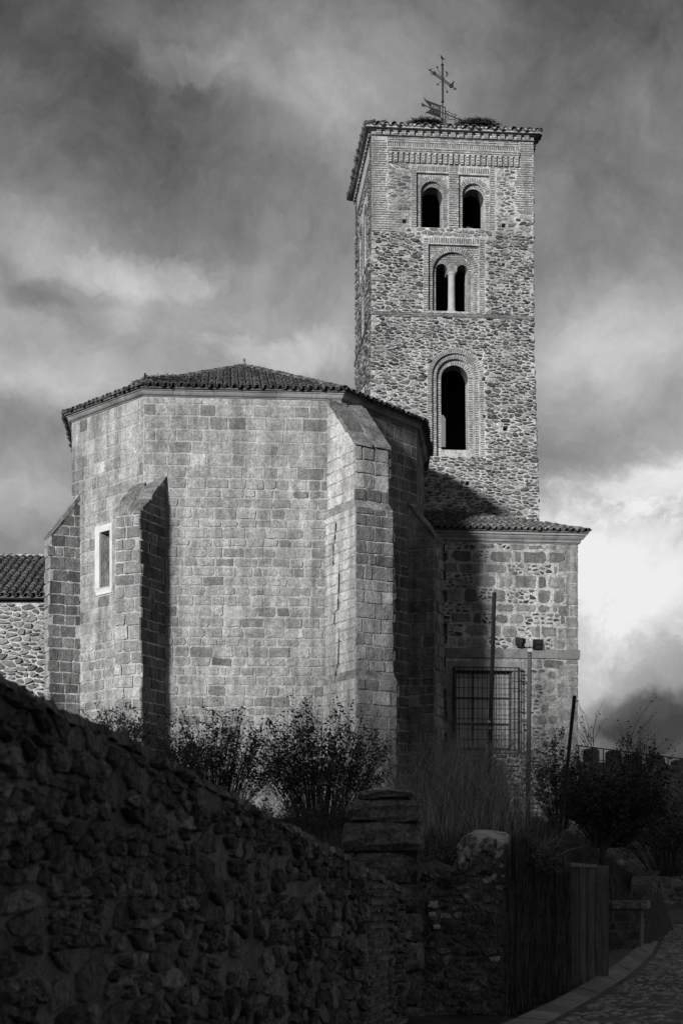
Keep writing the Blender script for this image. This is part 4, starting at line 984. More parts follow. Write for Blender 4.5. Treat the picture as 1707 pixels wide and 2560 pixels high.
def bird(label, p, s, yaw=0, lean=.9, leg=.0):
    b = B(); d = Vector((math.cos(yaw), math.sin(yaw), 0)); p = Vector(p)
    body = [p+Vector((0, 0, leg))+d*(-.75*s)+Vector((0, 0, -.22*s)), p+Vector((0, 0, leg))+d*(-.35*s)+Vector((0, 0, .0*s)), p+Vector((0, 0, leg+.2*s)), p+Vector((0, 0, leg+.5*s))+d*.22*s, p+Vector((0, 0, leg+.72*s))+d*.3*s, p+Vector((0, 0, leg+.92*s))+d*.36*s, p+Vector((0, 0, leg+1.0*s))+d*.4*s]
    b.tube(body, [.04*s, .12*s, .26*s, .25*s, .14*s, .15*s, .06*s], 8, cap=True); b.tube([body[5]+d*.1*s, body[5]+d*.42*s-Vector((0, 0, .05*s))], [.05*s, .01*s], 5)
    for q in (-1, 1): b.tube([p+Vector((0, 0, leg+.1*s))+Vector((-d[1], d[0], 0))*q*.07*s, p+Vector((0, 0, -.05*s))+Vector((-d[1], d[0], 0))*q*.07*s], .02*s, 4)
    tag(b.out('bird', 'feather', origin=p, smooth=True), label, 'bird', 'birds perched on the church')
bird('dark bird perched on the very top of the iron cross', V7(790, 185), .17, 2.9, leg=.02)
bird('small dark bird perched on the upper right star ray of the cross', V7(908, 550), .12, 2.6)
bird('small dark bird perched on the right end of the cross arm', V7(1045, 850), .17, 0.3)
def nest(label, c, rx, ry, h, n):
    b = B(); c = Vector(c); b.blob((c[0], c[1], c[2]-.05), rx*.92, ry*.9, h*.92, 14, 8, .8, .06)
    for i in range(n):
        a = R.uniform(0, 2*math.pi); k = math.sqrt(R.random()); z = h*math.sqrt(max(0, 1-k*k))*R.uniform(.6, 1.08); p = c+Vector((rx*k*math.cos(a), ry*k*math.sin(a), z))
        th = R.uniform(0, 2*math.pi); L = R.uniform(.15, .45); d = Vector((math.cos(th), math.sin(th), R.uniform(-.35, .45)))*L*.5; b.tube([p-d, p+Vector((0, 0, R.uniform(-.03, .03))), p+d], R.uniform(.006, .014), 3, R.uniform(.5, 2.2), cap=False)
    return tag(b.out('stork_nest', 'nest_stick', origin=c), label, 'nest', 'stick nests on the roofs')
def npos(x, y, Y): return ((x*D-CX)/F*Y, Y, (HY-y*D)/F*Y)
p = npos(976, 290, 65.2); nest('stick nest on the tower roof left of the weather vane', (p[0], p[1], p[2]+.02), 0.85, .7, .04, 500)
p = npos(1095, 293, 65.3); nest('larger stick nest on the tower roof right of the weather vane', (p[0], p[1], p[2]+.05), 0.9, .7, .09, 600)
p = npos(385, 888, 55.4); nest('flat stick nest on the apse roof at its left corner', (p[0], p[1], p[2]), 1.2, .7, .30, 700)
bird('tiny dark bird standing at the left end of the apse roof', npos(334, 868, 54.8), .2, 1.9)
for (x, y, x2, y2, Y) in ((1038, 289, 1033, 270, 65), (1186, 290, 1182, 280, 65)): pass

# ================================================================== FOREGROUND WALL (left)
FA, FB = (-2.55, 6.2), (.80, 20.3)
fw = Surf(FA, FB)
def ftop(u):
    Y = fw.p(u, 0)[1]; x = CX+F*fw.p(u, 0)[0]/Y
    y = lerp(x, [(-900, 1100), (0, 1688), (80, 1730), (150, 1775), (250, 1812), (420, 1905), (560, 1975), (660, 2032), (760, 2082), (850, 2130), (930, 2178), (990, 2215), (1100, 2240)])
    return (HY-y)/F*Y
wall1 = thing('rubble_wall', 'dark rough stone wall sloping down along the lane in the foreground', 'stone wall', (-1, 12, -1.7))
N = 90; b = B(); V = []
tops = [ftop(fw.w*i/N) for i in range(N+1)]
for i in range(N+1):
    u = fw.w*i/N; t = tops[i]+R.uniform(-.01, .01)
    for d, z in ((0, -2.0), (0, t-.07), (-.06, t), (-.42, t+.02), (-.5, t-.06), (-.5, -2.0)): V.append(fw.p(u, z, d))
b.add(V, [(6*i+k, 6*i+6+k, 6*i+7+k, 6*i+1+k) for i in range(N) for k in range(5)]); b.add([V[-6+k] for k in range(6)], [(0, 1, 2, 3, 4, 5)])
wb_ = b.out('wall_core', 'slate_mortar', wall1)
CRAG[0] = True; fp = Pieces('stone', 'stone_fill', 'slate')
u = 0
# generate in a straightened strip then lower each stone under the sloping top
class FS:
    def p(s, u, v, d): return fw.p(u, v, d)
tn = lambda u, v: R.choice([R.uniform(.45, .8), R.uniform(.7, 1.2), R.uniform(1.0, 1.7)])
SEG = 24
for i in range(SEG):
    u0, u1 = fw.w*i/SEG, fw.w*(i+1)/SEG
tsl = [( -(ftop(fw.w)-ftop(3.2))/(fw.w-3.2) )]
reg = []
for i in range(5):
    ua_, ub_ = fw.w*(.2+.16*i), fw.w*(.2+.16*(i+1)); m_ = (ftop(ub_)-ftop(ua_))/(ub_-ua_)
def belowtop(poly):
    return poly
def frub(u0, u1, su, sv):
    m_ = (ftop(u1)-ftop(u0))/(u1-u0); reg = [(-m_, 1, ftop(u0)-m_*u0-.05)]
    v = -1.9; vt = max(ftop(u0), ftop(u1))
    while v < vt-.05:
        k = R.choice([.65, .8, .9, 1.1, 1.4]); hh_ = min(R.uniform(.22, .5)*max(.8, k), vt-v)
        rubble(fw, fp, u0, u1, v, v+hh_, su*k*R.uniform(.8, 1.2), sv*k, .017, tn, .045, region=reg, drop=.22, inset=.024, jit=.46); v += hh_
cuts = [0, 1.6, 2.7, 3.5, 4.4, 5.2, 6.1, 6.9, 7.8, 8.8, 9.9, 11.0, 12.2]
for a, b_ in zip(cuts, cuts[1:]): frub(a, b_, .18, .11)
# courses of thin flat stones near the far end
v = -1.9
while v < ftop(12.9)-.05:
    u = 12.25
    while u < 13.4:
        L = R.uniform(.2, .45)
        if v < ftop(u+L/2)-.1: solid(fw, rounded(u, u+L-.03, v, v+.055, .015, .006), .05*R.uniform(.6, 1.2), R.uniform(.8, 1.4), fp, .012)
        u += L
    v += .092
rubble(fw, fp, 13.42, fw.w, -1.9, ftop(fw.w)-.05, .22, .12, .04, tn, .05, drop=.1)
# ragged coping of flat slates and lumps
u = .2
while u < fw.w-.1:
    L = R.uniform(.12, .34); t = ftop(u+L/2)-.06; b = B(); nn = 7
    V = []
    for dd in (.03, -.25, -.5):
        for k in range(2):
            for uu in (u, u+L/2, u+L-.015): V.append(fw.p(uu, ftop(uu)-.07+k*R.uniform(.05, .085)+R.uniform(-.01, .01), dd+R.uniform(-.03, .03)))
    Fc = [(0, 1, 4, 3), (1, 2, 5, 4), (3, 4, 10, 9), (4, 5, 11, 10), (9, 10, 16, 15), (10, 11, 17, 16), (2, 8, 11, 5), (8, 14, 17, 11), (0, 3, 9, 6), (6, 9, 15, 12), (12, 15, 16, 13), (13, 16, 17, 14)]
    fp.add(V, Fc, R.uniform(.7, 1.6)); u += L
fp.build(wb_)

# ================================================================== GATE PILLAR of big blocks
PY = 21.0
def gp(x, y, Y=PY): return ((x*D-CX)/F*Y, (HY-y*D)/F*Y)
pil = thing('gate_pillar', 'dark gate pillar of big rough stone blocks topped by a flat slab beside the wall end', 'pillar', (.6, PY+.3, -1.6))
def block(name, x0, x1, y0, y1, Y0, Y1, tone, par, mat='granite_stained', j=.03, bev=.06):
    (a, zt), (b_, zb_) = gp(x0, y0, Y0), gp(x1, y1, Y0); bb = B(); n = 3; V = []
    c = ((a+b_)/2, (Y0+Y1)/2, (zt+zb_)/2); h = ((b_-a)/2, (Y1-Y0)/2, (zt-zb_)/2); NN = 4
    # rounded lumpy block: subdivided cube pushed to a superellipsoid
    idx = {}
    def vert(i, jx, k):
        key = (i, jx, k)
        if key not in idx:
            p = [2*i/NN-1, 2*jx/NN-1, 2*k/NN-1]; l = (abs(p[0])**7+abs(p[1])**7+abs(p[2])**7)**(1/7) or 1; p = [q/l for q in p]
            idx[key] = len(V); V.append((c[0]+h[0]*p[0]+R.uniform(-j, j), c[1]+h[1]*p[1]+R.uniform(-j, j), c[2]+h[2]*p[2]+R.uniform(-j, j)*.6))
        return idx[key]
    Fc = []
    for s2 in range(NN):
        for t2 in range(NN):
            for f_ in (0, NN):
                o1 = [(f_, s2, t2), (f_, s2+1, t2), (f_, s2+1, t2+1), (f_, s2, t2+1)]; o2 = [(s2, f_, t2), (s2+1, f_, t2), (s2+1, f_, t2+1), (s2, f_, t2+1)]; o3 = [(s2, t2, f_), (s2+1, t2, f_), (s2+1, t2+1, f_), (s2, t2+1, f_)]
                Fc += [tuple(vert(*q) for q in oo) for oo in ((o1 if f_ else o1[::-1]), (o2[::-1] if f_ else o2), (o3 if f_ else o3[::-1]))]
    bb.add(V, Fc, tone); return bb.out(name, mat, par, origin=c)
for (x0, x1, y0, y1, e) in ((822, 946, 1811, 1834, 0), (800, 972, 1834, 1888, 0), (790, 976, 1886, 1958, .02), (800, 965, 1956, 2030, -.02), (790, 972, 2028, 2098, 0), (800, 968, 2096, 2165, .02), (792, 976, 2163, 2235, -.01), (800, 970, 2233, 2310, 0), (790, 976, 2308, 2380, .02)):
    xm_ = x0+(x1-x0)*R.uniform(.35, .7); cuts_ = [(x0, x1)] if y0 < 1960 or R.random() < .35 else [(x0, xm_-1), (xm_+1, x1)]
    for xa_, xb_ in cuts_: block('stone', xa_+R.uniform(-3, 3), xb_+R.uniform(-3, 3), y0+R.uniform(0, 3), y1-R.uniform(0, 3), PY-e-R.uniform(0, .05), PY+.75, R.uniform(.5, 1.05), pil, j=.036)
bb = B(); (a, zt_) = gp(812, 1845); b_ = gp(958, 1845)[0]; prism(bb, [(a, PY+.06), (b_, PY+.06), (b_, PY+.7), (a, PY+.7)], -1.7, zt_-.1); bb.out('mortar_core', 'dark_interior', pil)

# ================================================================== GARDEN WALL with rendered stub, brushwood fence, plank end
GY = 21.6
gw = thing('garden_wall', 'ruined rubble garden wall with pale rendered rounded stub right of the pillar', 'garden wall', (1.7, GY, -1.6))
gs = Surf((gp(965, 0, GY)[0], GY), (gp(1172, 0, GY)[0], GY-.15)); b = B()
G = [gs.uv(x*D, y*D) for x, y in ((955, 2420), (1172, 2420), (1172, 1935), (1160, 1916), (1110, 1912), (1075, 1918), (1058, 1935), (1052, 1962), (1040, 1990), (1020, 1985), (1000, 1975), (955, 1985))]
slab(gs, G, [], -.5, 0, b); gwc = b.out('wall_core', 'slate_mortar', gw)
gpz = Pieces('stone', 'stone_fill', 'slate'); gpz2 = Pieces('render_patch', 'render_fill', 'slate')
u1 = gs.uv(1172*D, 2000*D)[0]; um = gs.uv(1050*D, 2000*D)[0]; vz0 = gs.uv(1000*D, 1995*D)[1]; vz1 = gs.uv(1100*D, 1965*D)[1]
rubble(gs, gpz, 0, u1, -1.62, vz0, .17, .095, .028, lambda u, v: R.uniform(.5, 1.5)*(2.2 if R.random() < .07 else 1), .04)
rubble(gs, gpz, um+.06, u1-.02, vz0, vz1-.06, .15, .09, .028, lambda u, v: R.uniform(.6, 1.6), .035)
gpz.build(gwc)
# render cap over the stub
b = B(); NN = 14; V = []
cap = [(1050, 1988), (1052, 1962), (1058, 1938), (1072, 1920), (1095, 1913), (1130, 1911), (1160, 1914), (1170, 1925)]
bot = [(1062, 1992), (1070, 1972), (1078, 1956), (1085, 1945), (1100, 1960), (1120, 1940), (1140, 1972), (1168, 1962)]
for (x, y), (xb, yb) in zip(cap, bot):
    u, v = gs.uv(x*D, y*D); ub_, vb2 = gs.uv(xb*D, yb*D)
    V += [gs.p(u, v+.02, -.5), gs.p(u, v+.02, -.02), gs.p((u+ub_)/2, (v+vb2)/2+.03, .055), gs.p(ub_, vb2, .03), gs.p(ub_, vb2, -.05)]
Fc = [(5*i+k, 5*i+5+k, 5*i+6+k, 5*i+1+k) for i in range(7) for k in range(4)]
V = [(v[0]+R.uniform(-.015, .015), v[1], v[2]+R.uniform(-.02, .02)) for v in V]
b.add(V, Fc, 2.1); b.out('render_cap', 'kerb', gw)
for i in range(46):                              # lumps of old lime render still sticking to the stub
    x, y = R.uniform(1056, 1168), 1925+abs(R.gauss(0, 60)); u, v = gs.uv(x*D, y*D)
    if v < -.6: continue
    n = 7; r_ = R.uniform(.02, .075); solid(gs, [(u+r_*R.uniform(.6, 1.2)*math.cos(6.283*k/n), v+r_*R.uniform(.6, 1.3)*math.sin(6.283*k/n)) for k in range(n)], R.uniform(.05, .09), R.uniform(1.6, 3.2), gpz2, .02)
gpz2.build(gwc, 60)
# two pale stones low in the joint
for x0, x1, y0, y1 in ((982, 1006, 2070, 2086), (984, 1000, 2095, 2106), (994, 1010, 2124, 2135)): block('pale_stone', x0, x1, y0, y1, GY-.1, GY+.1, .9, gw, 'marble', j=.012)
# brushwood fence: thousands of upright stems, running back along the lane
Q0, Q1, Q2 = (gp(1172, 0, 21.4)[0], 21.4), (3.55, 25.9), (4.42, 28.5)
fence = thing('brushwood_fence', 'dark shaggy brushwood fence along the lane between the stub and the planks', 'fence', (2.6, 23.5, -1.6))
fs = Surf(Q0, Q1); b = B()
tf = lambda u: lerp(u, [(0, .72), (.5, .74), (1.2, .72), (2.2, .60), (fs.w, .42)])
slabp = [(0, -1.75), (fs.w, -1.75)]+[(fs.w-fs.w*i/8, tf(fs.w-fs.w*i/8)-.12) for i in range(9)]
slab(fs, slabp, [], -.4, -.05, b); b.out('backing', 'brushwood', fence)
b = B()
for i in range(5200):
    u = R.uniform(-.05, fs.w+.02); t = tf(max(0, u))+R.uniform(-.12, .12); z0 = R.uniform(-1.7, t-.3); z1 = min(t, z0+R.uniform(.4, 1.3)); d = R.uniform(-.05, .09); r = R.uniform(.004, .01)
    p0 = fs.p(u, z0, d+.02*R.random()); p1 = fs.p(u+R.uniform(-.07, .07), z1, d+R.uniform(-.03, .05)); b.tube([p0, p1], [r, r*.5], 3, R.uniform(.4, 1.9), cap=False)
tag(b.out('brushwood_stems', 'brushwood', fence), kind='stuff')
pf = thing('plank_fence', 'weathered upright planks with pale worn tops at the far end of the brushwood', 'fence', (4, 27, -1.6))
pfs = Surf(Q1, Q2); nP = 11
for i in range(nP):
    u0 = pfs.w*i/nP; u1_ = pfs.w*(i+1)/nP-.02; z1 = .42+R.uniform(-.02, .03); bb = B(); d = R.uniform(-.01, .03)
    zb0 = -1.62
    m = (u0+u1_)/2
    bb.add([pfs.p(u0, zb0, d), pfs.p(m, zb0, d+.03), pfs.p(u1_, zb0, d), pfs.p(u1_, zb0, d-.05), pfs.p(u0, zb0, d-.05), pfs.p(u0, z1, d), pfs.p(m, z1, d+.03), pfs.p(u1_, z1+.01, d), pfs.p(u1_, z1+.01, d-.05), pfs.p(u0, z1, d-.05)],
           [(0, 1, 6, 5), (1, 2, 7, 6), (2, 3, 8, 7), (3, 4, 9, 8), (4, 0, 5, 9), (5, 6, 7, 8, 9)], R.uniform(.6, 1.4)); bb.out('plank', 'old_wood', pf)
bb = B(); a = pfs.p(pfs.w+.02, 0, .05); prism(bb, [(a[0]-.02, a[1]-.02), (a[0]+.2, a[1]-.04), (a[0]+.22, a[1]+.15), (a[0], a[1]+.17)], -1.6, .46, 1.5); bb.out('post', 'old_wood', pf)
bb = B(); slab(pfs, [(0, .40), (pfs.w+.1, .42), (pfs.w+.1, .47), (0, .47)], [], -.5, .05, bb, 2.0); bb.out('capping', 'old_wood', pf)
bb = B(); slab(pfs, rect(0, pfs.w, -1.62, .38), [], -.3, -.07, bb); bb.out('backing', 'brushwood', pf)

CRAG[0] = False
# ================================================================== LOW WALL, SECOND WALL, CITY WALL
lw = thing('low_wall', 'low coped stone wall bordering the lane below the tree', 'low wall', (6.8, 40, -1.4))
ls = Surf((5.6, 40.3), (7.3, 39.7)); zt = -.42
b = B(); slab(ls, rect(0, ls.w, -1.6, zt), [], -.5, 0, b); lwc = b.out('wall_core', 'slate_mortar', lw)
lp = Pieces('stone', 'stone_fill', 'slate'); ashlar(ls, lp, lambda v: [(0, ls.w)], -1.45, zt, (.2, .28), (.25, .5), .03, h=.02, r=.05, tone=lambda u, v: R.uniform(.7, 1.2))
ls2 = Surf((7.36, 40.0), (11.95, 61)); b = B(); wp = [(0, -1.6), (ls2.w, -1.2), (ls2.w, .70), (ls2.w*.6, .58), (ls2.w*.42, .42), (ls2.w*.36, .1), (ls2.w*.30, zt), (0, zt)]
slab(ls2, wp, [], -.5, 0, b); lwc2 = b.out('wall_core', 'slate_mortar', lw)
rubble(ls2, lp, 0, ls2.w*.4, -1.4, zt-.02, .5, .24, .05, lambda u, v: R.uniform(.7, 1.4), .03); rubble(ls2, lp, ls2.w*.42, ls2.w, -1.4, .4, .5, .24, .05, lambda u, v: R.uniform(.7, 1.4), .03); lp.build(lwc)
cpz = Pieces('coping_stone', 'coping_fill', 'granite_stained')
for (a, b2, t) in ((-.1, .7, .5), (.72, 1.1, .5), (1.12, 1.95, 1.1)):
    V = []
    for z in (zt+.003, zt+(.14 if t < 1 else .2)):
        for u, d in ((a, .08), (b2, .08), (b2, -.55), (a, -.55)): V.append(ls.p(u, z, d))
    cpz.add(V, [(0, 1, 5, 4), (1, 2, 6, 5), (2, 3, 7, 6), (3, 0, 4, 7), (4, 5, 6, 7), (0, 3, 2, 1)], t)
u = .05
while u < ls2.w-.3:
    L = R.uniform(.35, .7); V = []
    hz = lambda q: lerp(q, [(0, zt), (ls2.w*.30, zt), (ls2.w*.36, .1), (ls2.w*.42, .42), (ls2.w*.6, .58), (ls2.w, .70)])
    tp_ = R.uniform(.05, .09)
    for dz in (-.05, tp_):
        for uu, d in ((u, .07), (u+L-.01, .07), (u+L-.01, -.55), (u, -.55)): V.append(ls2.p(uu, hz(uu)+dz+R.uniform(-.02, .02), d+R.uniform(-.01, .01)))
    cpz.add(V, [(0, 1, 5, 4), (1, 2, 6, 5), (2, 3, 7, 6), (3, 0, 4, 7), (4, 5, 6, 7), (0, 3, 2, 1)], R.uniform(.35, .7)); u += L
cpz.build(lw)
# battlemented wall behind
cwn = thing('city_wall', 'battlemented old town wall in the background at the right, a railing along its top', 'town wall', (18, 84, -1))
cs = Surf((6, 79), (34, 91)); CT = cs.uv(1400*D, 1752*D)[1]
b = B(); slab(cs, rect(0, cs.w, -1.6, CT), [], -1.2, 0, b); cwc = b.out('wall_core', 'slate_mortar', cwn)
cpp = Pieces('stone', 'stone_fill', 'slate'); rubble(cs, cpp, 2, 26, -1.5, CT, .5, .24, .06, lambda u, v: R.uniform(.6, 2.0), .05); cpp.build(cwc, 200)
for x0, x1, yt_ in ((1000, 1060, 420), (1137, 1195, 432), (1248, 1322, 455), (1393, 1462, 468), (1540, 1600, 490), (1680, 1740, 500)):
    u0, v1 = cs.uv(1067+x0/2.45, 1700+yt_/2.45); u1_ = cs.uv(1067+x1/2.45, 1900)[0]; bb = B(); slab(cs, [(u0, CT-.02), (u1_, CT-.02), (u1_, v1-.1), (u1_-.15, v1), (u0+.2, v1+.04), (u0, v1-.08)], [], -.7, -.05, bb); bb.out('merlon', 'slate', cwn)
b = B(); r0, rv0 = cs.uv(1451, 1859); r1, rv1 = cs.uv(1760, 1898)
rail = lambda u: rv0+(rv1-rv0)*(u-r0)/(r1-r0)
b.tube([cs.p(r0, rv0, -.9), cs.p(r1, rv1, -.9)], .03, 5); b.tube([cs.p(r0, rv0-.6, -.9), cs.p(r1, rv1-.6, -.9)], .02, 5)
for x in (1470, 1532, 1589, 1640, 1695, 1750):
    u = cs.uv(x, 1890)[0]; b.tube([cs.p(u, CT-.05, -.9), cs.p(u, rail(u), -.9)], .03, 5)
b.out('railing', 'iron', cwn)
# unseen crenellated wall, added behind the camera to shade the lane
for k, (q0, q1, Ht) in enumerate(((-75, -27, 19.0), (-27, 30, 25.0))):
    s2 = Vector((-math.sin(rad(SUN_AZ)), -math.cos(rad(SUN_AZ)))); p2 = Vector((-s2[1], s2[0])); c0 = s2*30
    bb = B(); q = [c0+p2*a+s2*d for a, d in ((q0, 0), (q1, 0), (q1, 4), (q0, 4))]; prism(bb, [(v[0], v[1]) for v in q], -3, Ht)
    x = q0+1
    while x < q1-1:
        prism(bb, [tuple(c0+p2*a+s2*d) for a, d in ((x, .1), (x+1, .1), (x+1, .9), (x, .9))], Ht, Ht+1.2); x += 2.2
    tag(bb.out('unseen_shade_wall', 'granite_mortar'), kind='structure')

# ================================================================== POLES AND LAMPS
def P3(x, y, Y): return ((x*D-CX)/F*Y, Y, (HY-y*D)/F*Y)
a = P3(1121, 1905, 50); tp = P3(1134.5, 1361, 50)
po = thing('dark_pole', 'tall dark pole in front of the grilled window', 'pole', a)
b = B(); b.tube([a, P3(1126, 1650, 50), P3(1131, 1500, 50), tp], .065, 8); b.out('shaft', 'iron', po); b = B()
b.tube([P3(1119, 1657, 49.9), P3(1126, 1659, 49.9)], .03, 5, 3); b.tube([P3(1119, 1710, 49.9), P3(1117, 1722, 49.9), P3(1119, 1728, 49.9)], .022, 5, 3); b.tube([P3(1124, 1669, 49.9), P3(1126, 1675, 49.9)], .02, 5, 3); b.out('tape', 'marble', po)
a = P3(1288, 1890, 38); po = thing('leaning_pole', 'thin dark pole leaning right, beside the annex corner', 'pole', a)
b = B(); b.tube([a-Vector((0, 0, .4)) if False else (a[0]-.03, a[1], a[2]-.4), P3(1319, 1598, 38)], [.036, .045], 8); b.out('shaft', 'iron', po)
a = P3(1212, 1893, 54); lp_ = thing('floodlight_mast', 'grey metal mast carrying two floodlights before the annex wall', 'lamp post', a)
b = B(); b.tube([a, P3(1216, 1500, 54)], [.085, .07], 10); b.out('mast', 'galvanised', lp_, smooth=True)
b = B(); t_ = P3(1216, 1494, 53.9); b.box(t_[0]-.08, t_[0]+.08, t_[1]-.06, t_[1]+.06, t_[2]-.06, t_[2]+.06); b.out('junction_box', 'plaster', lp_)
b = B(); b.tube([P3(1198, 1487, 54), P3(1240, 1491, 54)], .025, 6); b.tube([P3(1216, 1500, 54), P3(1216, 1486, 54)], .04, 6); b.out('cross_bar', 'iron', lp_)
for (x, y, yaw, w_) in ((1195, 1474, .9, .28), (1237, 1478, .1, .36)):
    c = Vector(P3(x, y, 53.9)); bb = B(); cy, sy = math.cos(yaw), math.sin(yaw)
    def T(p): return (c[0]+p[0]*cy-p[1]*sy, c[1]+p[0]*sy+p[1]*cy, c[2]+p[2])
    w = w_/2; bk = [(-w*.7, -.14, -.05), (w*.7, -.14, -.05), (w*.7, -.14, .1), (-w*.7, -.14, .1)]; ff = [(-w, .12, -.13), (w, .12, -.13), (w, .12, .16), (-w, .12, .16)]
    bb.add([T(p) for p in bk+ff], [(0, 1, 2, 3), (4, 7, 6, 5), (0, 4, 5, 1), (1, 5, 6, 2), (2, 6, 7, 3), (3, 7, 4, 0)]); bb.add([T(p) for p in ((-w*.7, -.10, -.2), (w*.7, -.10, -.2), (w*.7, .08, -.2), (-w*.7, .08, -.2), (-w*.7, -.10, -.07), (w*.7, -.10, -.07), (w*.7, .08, -.1), (-w*.7, .08, -.1))], [(0, 3, 2, 1), (4, 5, 6, 7), (0, 1, 5, 4), (1, 2, 6, 5), (2, 3, 7, 6), (3, 0, 4, 7)])
    fo = bb.out('floodlight', 'iron', lp_); bb = B(); bb.add([T((p[0]*.92, .123, p[2]*.92)) for p in ff], [(3, 2, 1, 0)]); bb.out('lamp_glass', 'lamp_glass', fo)
    bb = B(); bb.tube([T((-w-.01, 0, 0)), T((-w-.01, 0, -.22)), T((w+.01, 0, -.22)), T((w+.01, 0, 0))], .014, 5); bb.out('bracket', 'iron', fo)
# ================================================================== VEGETATION
def leafq(b, p, s, tone):
    n = Vector((R.gauss(0, 1), R.gauss(0, 1), R.gauss(0, 1))).normalized(); a = n.cross(Vector((.3, .5, .8))).normalized()*s; c = n.cross(a).normalized()*s*.55; p = Vector(p)
    b.add([tuple(p-a), tuple(p+c), tuple(p+a), tuple(p-c)], [(0, 1, 2, 3)], tone)
def shrub(name, label, base, spread, height, nst, nlf, leaf=.045, group='bushes in front of the church', lowleaf=.35, tonel=(.5, 1.5), cat='bush', stem='twig', lean=0, tall=None):
    o = thing(name, label, cat, base, group); bs, bl = B(), B(); c = Vector(base); tips = []
    for i in range(nst):
        a = R.uniform(0, 2*math.pi); k = math.sqrt(R.random()); sx = spread*k*math.cos(a); sy = spread*.6*k*math.sin(a); h = height*R.uniform(.55, 1)*(1-.35*k*k)
        if tall and i < tall: h = height*R.uniform(1, 1.2)
        b0 = c+Vector((sx*.22, sy*.22, -.15)); m1 = c+Vector((sx*.5, sy*.5, h*.45)); tp = c+Vector((sx+R.uniform(-.15, .15)+lean, sy, h)); r = R.uniform(.007, .016)
        bs.tube([b0, m1, tp], [r, r*.7, .003], 3, R.uniform(.5, 1.5), cap=False); tips.append((m1, tp))
        for q in range(4):
            t = R.uniform(.1, .95); s0 = m1.lerp(tp, t); d = Vector((R.uniform(-.3, .3), R.uniform(-.3, .3), R.uniform(.1, .45))); bs.tube([s0, s0+d], [.005, .002], 3, R.uniform(.5, 1.5), cap=False); tips.append((s0, s0+d))
    clumps = [R.choice(tips) for _ in range(max(1, nlf//9))]
    for (a, b_) in clumps:
        t = R.uniform(lowleaf if lowleaf > 0 else 0, 1.0)
        for q in range(9):
            tt2 = min(1, max(0, t+R.gauss(0, .18))); leafq(bl, a.lerp(b_, tt2)+Vector((R.gauss(0, .07), R.gauss(0, .07), R.gauss(0, .06))), leaf*R.uniform(.35, 1.25), R.uniform(*tonel))
    bs.out('stems', stem, o); bl.out('foliage', 'leaf', o); return o
gz = lambda x, Y: (lambda X: (X, Y, ground_z(X, Y)))((x*D-CX)/F*Y)
shrub('small_bush', 'small leafy bush low against the apse left of its buttress shadow', gz(268, 44)[:2]+(3.4,), 1.5, 1.75, 90, 2200)
shrub('leafy_bush', 'upright leafy bush before the middle of the apse wall', gz(500, 42)[:2]+(1.6,), 1.75, 3.55, 210, 5600)
shrub('leafy_bush', 'largest leafy bush, before the stepped buttress', gz(735, 40)[:2]+(1.2,), 1.9, 3.75, 270, 9000)
shrub('thin_bush', 'thin twiggy bush between the small bush and the upright leafy bush', gz(385, 40)[:2]+(2.0,), 1.5, 2.3, 110, 1800, leaf=.035)
shrub('low_bush', 'low dark bush at the foot of the largest bush, left of the pillar top', gz(820, 33)[:2]+(.6,), 1.2, 1.5, 90, 3500, leaf=.035, lowleaf=0)
shrub('low_bush', 'low dark bush behind the foreground wall at its middle', gz(640, 34)[:2]+(.6,), 1.6, 1.6, 90, 3600, leaf=.035, lowleaf=0)
shrub('wall_bush', 'bare twiggy bush at the foot of the aisle, far left', gz(70, 46)[:2]+(3.9,), 1.1, 2.0, 70, 600, lowleaf=.2)
shrub('corner_bush', 'thin leafy bush at the foot of the annex corner', gz(1285, 48)[:2]+(2.0,), 1.2, 2.9, 90, 2600, lowleaf=.1)
shrub('dark_bush', 'large dark rounded bush under the tree at the right', gz(1400, 46)[:2]+(1.4,), 2.1, 2.1, 280, 4800, leaf=.05, lowleaf=0, tonel=(.3, .9))
shrub('dark_bush', 'dark bush hanging over the wall at the right edge', gz(1530, 58)[:2]+(.7,), 2.6, 2.9, 200, 6000, leaf=.06, lowleaf=0, tonel=(.4, 1.8))
bt = thing('bare_tree', 'bare branching young tree with a few leaves against the sky at the right', 'tree', gz(1432, 50)[:2]+(2.6,)); bs_, bl_ = B(), B()
def branch(p, d, L, r, lv):
    q = p; pts = [p]
    for k in range(3): d = (d+Vector((R.gauss(0, .12), R.gauss(0, .1), R.gauss(.03, .06)))).normalized(); q = q+d*(L/3); pts.append(q)
    bs_.tube(pts, [r, r*.85, r*.7, r*.55], 4 if lv else 3, R.uniform(.4, .9), cap=False)
    if lv == 0:
        for k in range(3):
            if R.random() < .45: leafq(bl_, pts[-1-k % 2]+Vector((R.gauss(0, .03), 0, R.gauss(0, .03))), R.uniform(.025, .05), R.uniform(.3, .8))
        return
    for k in range(R.randint(3, 5)):
        s0 = pts[R.randint(1, 3)]; nd_ = (d+Vector((R.gauss(0, .5), R.gauss(0, .45), R.uniform(-.1, .45)))).normalized(); branch(s0, nd_, L*R.uniform(.5, .8), r*.5, lv-1)
for k in range(8): branch(WL[bt]+Vector((R.uniform(-.5, .5), R.uniform(-.2, .2), -.6)), Vector((R.uniform(-.55, .55), R.uniform(-.3, .3), 1)).normalized(), R.uniform(1.4, 2.1), .035, 3)
bs_.out('branches', 'bark', bt); bl_.out('foliage', 'leaf', bt)
